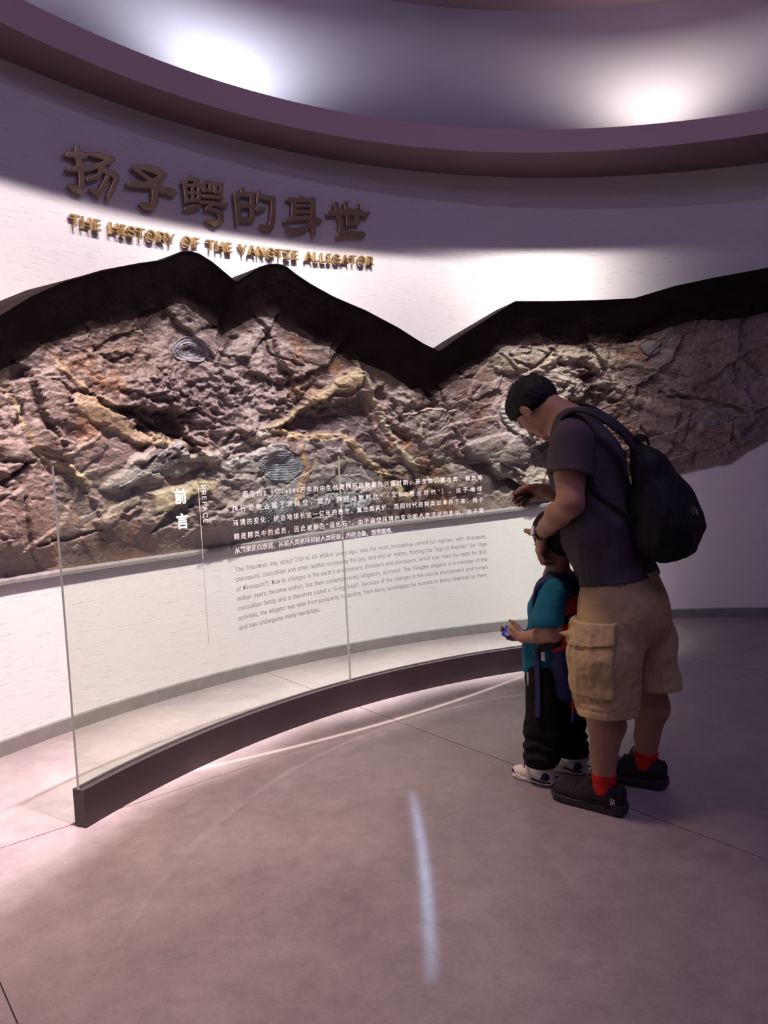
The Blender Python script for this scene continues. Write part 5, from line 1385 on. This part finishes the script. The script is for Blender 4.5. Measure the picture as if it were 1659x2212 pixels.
for an in (baL, baR): p_.cap(an+np.array([0, 0, -.03]), an+np.array([0, 0, .02]), .030, .031, .003, op='s')
p_.plane((0, 0, .080), (0, 0, -1))
pto = p_.obj('trousers', MT['pants'], boy, .004)
# white lettering running down the trouser leg
tp0 = Pb(1137, 1451, .105); flat_text('SUMMER', Pb(1137.5, 1452, .118), (-.10, .10, -1), unit((-.85, -.45, 0)), .017, 'lettering', MT['whitep'], pto, INTER, .03)['label'] = 'small white capitals down the leg'
MB = dict(sole=MT['wsole'], upper=MT['white'], lace=MT['black'])
for an, sd in ((baL, 1), (baR, -1)):
    sk = Field(); sk.cap(an+np.array([0, 0, .035]), np.array([an[0]-.005, an[1], .045]), .037, .032, .01).cap(an, np.array([an[0]+.035, an[1], .050]), .030, .022, .02); sk.obj('sock', MT['dial'], boy, .003)
    s_, k_, hw_ = make_shoe(boy, (an[0]-.062, an[1]), 0, .198, MB, 'boy', sd)
    for q in (1, -1):
        pp = Field(); pp.ell((.030, q*.020, .040), (.020, .012, .018), .004); pp.ell((.045, q*.020, .030), (.018, .012, .008), .006)
        pp.obj('side_patch', MT['navy'], s_, .002)['label'] = 'dark navy patch'
        strip([(.002, q*.034, .024), (.04, q*.038, .020), (.085, q*.040, .026)], [(0, q, 0)]*3, .003, .003, 'side_stripe', MT['black'], s_, 14)['label'] = 'black stripe along the sole'
    pp = Field(); pp.cap((.074, 0, .078), (.098, 0, .062), .0125, .011, .004, sc=(1, 1.5, 1)); pp.obj('tongue', MT['black'], s_, .002)
    pp = Field(); pp.ell((.172, -sd*.006, .027), (.0245, .0285, .0135), .004); pp.obj('toe_cap', MT['navy'], s_, .002)['label'] = 'dark toe cap'
    tube(spline([(.004, 0, .075), (-.010, 0, .088), (-.008, 0, .072), (.002, 0, .066)], 12), .004, 'pull_tab', MT['white'], s_, seg=6, flat=1.6)
# packet held by the child
pko_ = Pb(1115, 1368, .03); pkt = empty('packet', tuple(fb.W(pko_)), YAW); tag(pkt, 'small shiny blue packet in the hands of the child', 'packet')
pn = unit((-.30, .35, .88)); pu = unit(np.array([.9, .2, .1])-pn*(np.array([.9, .2, .1])@pn)); pv_ = np.cross(pn, pu); Rp = RT3(pu, pv_, pn)
q = Field(); q.ell((0, 0, 0), (.050, .036, .010), .003, 'u', Rp); q.box((0, 0, 0), (.056, .034, .0022), .001, .006, 'u', Rp); q.fn(lambda P, d: d-.0015*(vnoise(P*60)-.5)); q.obj('pouch', MT['foil'], pkt, .0018)
cu_ = [pn*.0095+pu*(.030*math.cos(a)-.004)+pv_*(.018*math.sin(a)) for a in np.linspace(.4, 5.2, 18)]
tube(cu_, .0020, 'printed_swirl', MT['whitep'], pkt, seg=6)['label'] = 'white swirl print'
cu_ = [pn*.0085+pu*(.018*math.cos(a)+.016)+pv_*(.010*math.sin(a)+.006) for a in np.linspace(-1, 4, 14)]
tube(cu_, .0018, 'printed_swirl', MT['whitep'], pkt, seg=6)
# child's backpack
bk = empty('backpack', tuple(fb.W(Pb(1222, 1400, 0))), YAW); bo = Pb(1222, 1400, 0)
tag(bk, 'navy and red child backpack worn by the child in the teal T-shirt', 'backpack')
b_ = Field()
b_.chain([Pb(1226, 1262, 0)-bo+np.array([-.030, 0, 0]), Pb(1226, 1330, 0)-bo+np.array([-.035, 0, 0]), Pb(1218, 1420, 0)-bo+np.array([-.035, 0, 0]), Pb(1216, 1480, 0)-bo+np.array([-.035, 0, 0])], [.050, .066, .074, .062], .03, sc=(1, 1.45, 1))
b_.fn(lambda P, d: d-.007*(fbm(P*np.array([12, 16, 8], np.float32)+51, 3, .5, True)-.6)*2)
b_.obj('bag', MT['navy'], bk, .0045)
def panel_on(pts, y, name, m, parent, th=.006):
    n = len(pts); A = [Pb(a, b, y)-bo for a, b in pts]; Bk = [p-np.array([0, th, 0]) for p in A]
    return mesh_obj(name, np.array(A+Bk), [tuple(range(n)), tuple(range(2*n-1, n-1, -1))]+[(i, i+n, (i+1) % n+n, (i+1) % n) for i in range(n)], m, parent, smooth=False)
def red_band(za, zb_, name, x0=-1, x1=1):
    r_ = Field()
    r_.chain([Pb(1226, 1262, 0)-bo+np.array([-.030, 0, 0]), Pb(1226, 1330, 0)-bo+np.array([-.035, 0, 0]), Pb(1218, 1420, 0)-bo+np.array([-.035, 0, 0]), Pb(1216, 1480, 0)-bo+np.array([-.035, 0, 0])], [.054, .070, .078, .066], .03, sc=(1, 1.45, 1))
    zA_, zB_ = Pb(1215, za, .1)[2]-bo[2], Pb(1215, zb_, .1)[2]-bo[2]
    r_.fn(lambda P, d: np.maximum(np.maximum(d, P[:, 2]+P[:, 0]*.5-zA_), zB_-P[:, 2]-P[:, 0]*.5))
    r_.obj(name, MT['bred'], bk, .0045)['label'] = 'red fabric panel'
red_band(1362, 1412, 'side_panel'); red_band(1310, 1345, 'side_panel')
ys_ = .128
strip([Pb(1160, 1345, .125)-bo, Pb(1153, 1305, .130)-bo, Pb(1162, 1266, .128)-bo, Pb(1186, 1250, .110)-bo, Pb(1216, 1257, .098)-bo, Pb(1238, 1285, .09)-bo], [(.9, .5, 0), (.9, .5, .2), (.7, .5, .6), (.1, .4, 1), (-.3, .4, .9), (-.6, .4, .5)], [.020, .022, .028, .032, .032, .028], .008, 'shoulder_strap', MT['navy'], bk)
strip([Pb(1190, 1250, -.09)-bo, Pb(1212, 1250, -.09)-bo, Pb(1236, 1275, -.08)-bo], [(0, -.4, 1), (-.3, -.4, .9), (-.6, -.4, .5)], .026, .007, 'shoulder_strap', MT['navy'], bk, 16)
strip([Pb(1158, 1400, .120)-bo, Pb(1160, 1440, .126)-bo, Pb(1162, 1500, .136)-bo, Pb(1161, 1550, .146)-bo], [(.2, 1, 0)]*4, .013, .0025, 'hanging_strap', MT['navy'], bk)
strip([Pb(1165, 1398, .120)-bo, Pb(1190, 1395, .122)-bo, Pb(1212, 1388, .112)-bo], [(0, 1, 0)]*3, .014, .003, 'side_strap', MT['black'], bk, 16)
lo_ = Pb(1173, 1418, .128)-bo
q = Field(); q.box(lo_, (.008, .002, .018), .001, .001, 'u'); tgo = q.obj('care_tag', MT['whitep'], bk, .0014); tgo['label'] = 'white care tag'
for i in range(3):
    z = .010-.008*i; c0 = lo_+np.array([0, .0024, z])
    mesh_obj('printed_line', [c0+np.array([-.005, 0, -.001]), c0+np.array([.005, 0, -.001]), c0+np.array([.005, 0, .001]), c0+np.array([-.005, 0, .001])], [(0, 1, 2, 3)], MT['grey'], tgo, smooth=False)
tube(spline([Pb(1238, 1480, .06)-bo, Pb(1236, 1510, .06)-bo, Pb(1238, 1540, .062)-bo], 12), .0055, 'dangling_cord', MT['bred'], bk)
tube(spline([Pb(1238, 1540, .062)-bo, Pb(1236, 1560, .062)-bo], 6), .0065, 'cord_end', MT['foil'], bk)
print('people', time.time()-T0)

print('done', time.time()-T0)
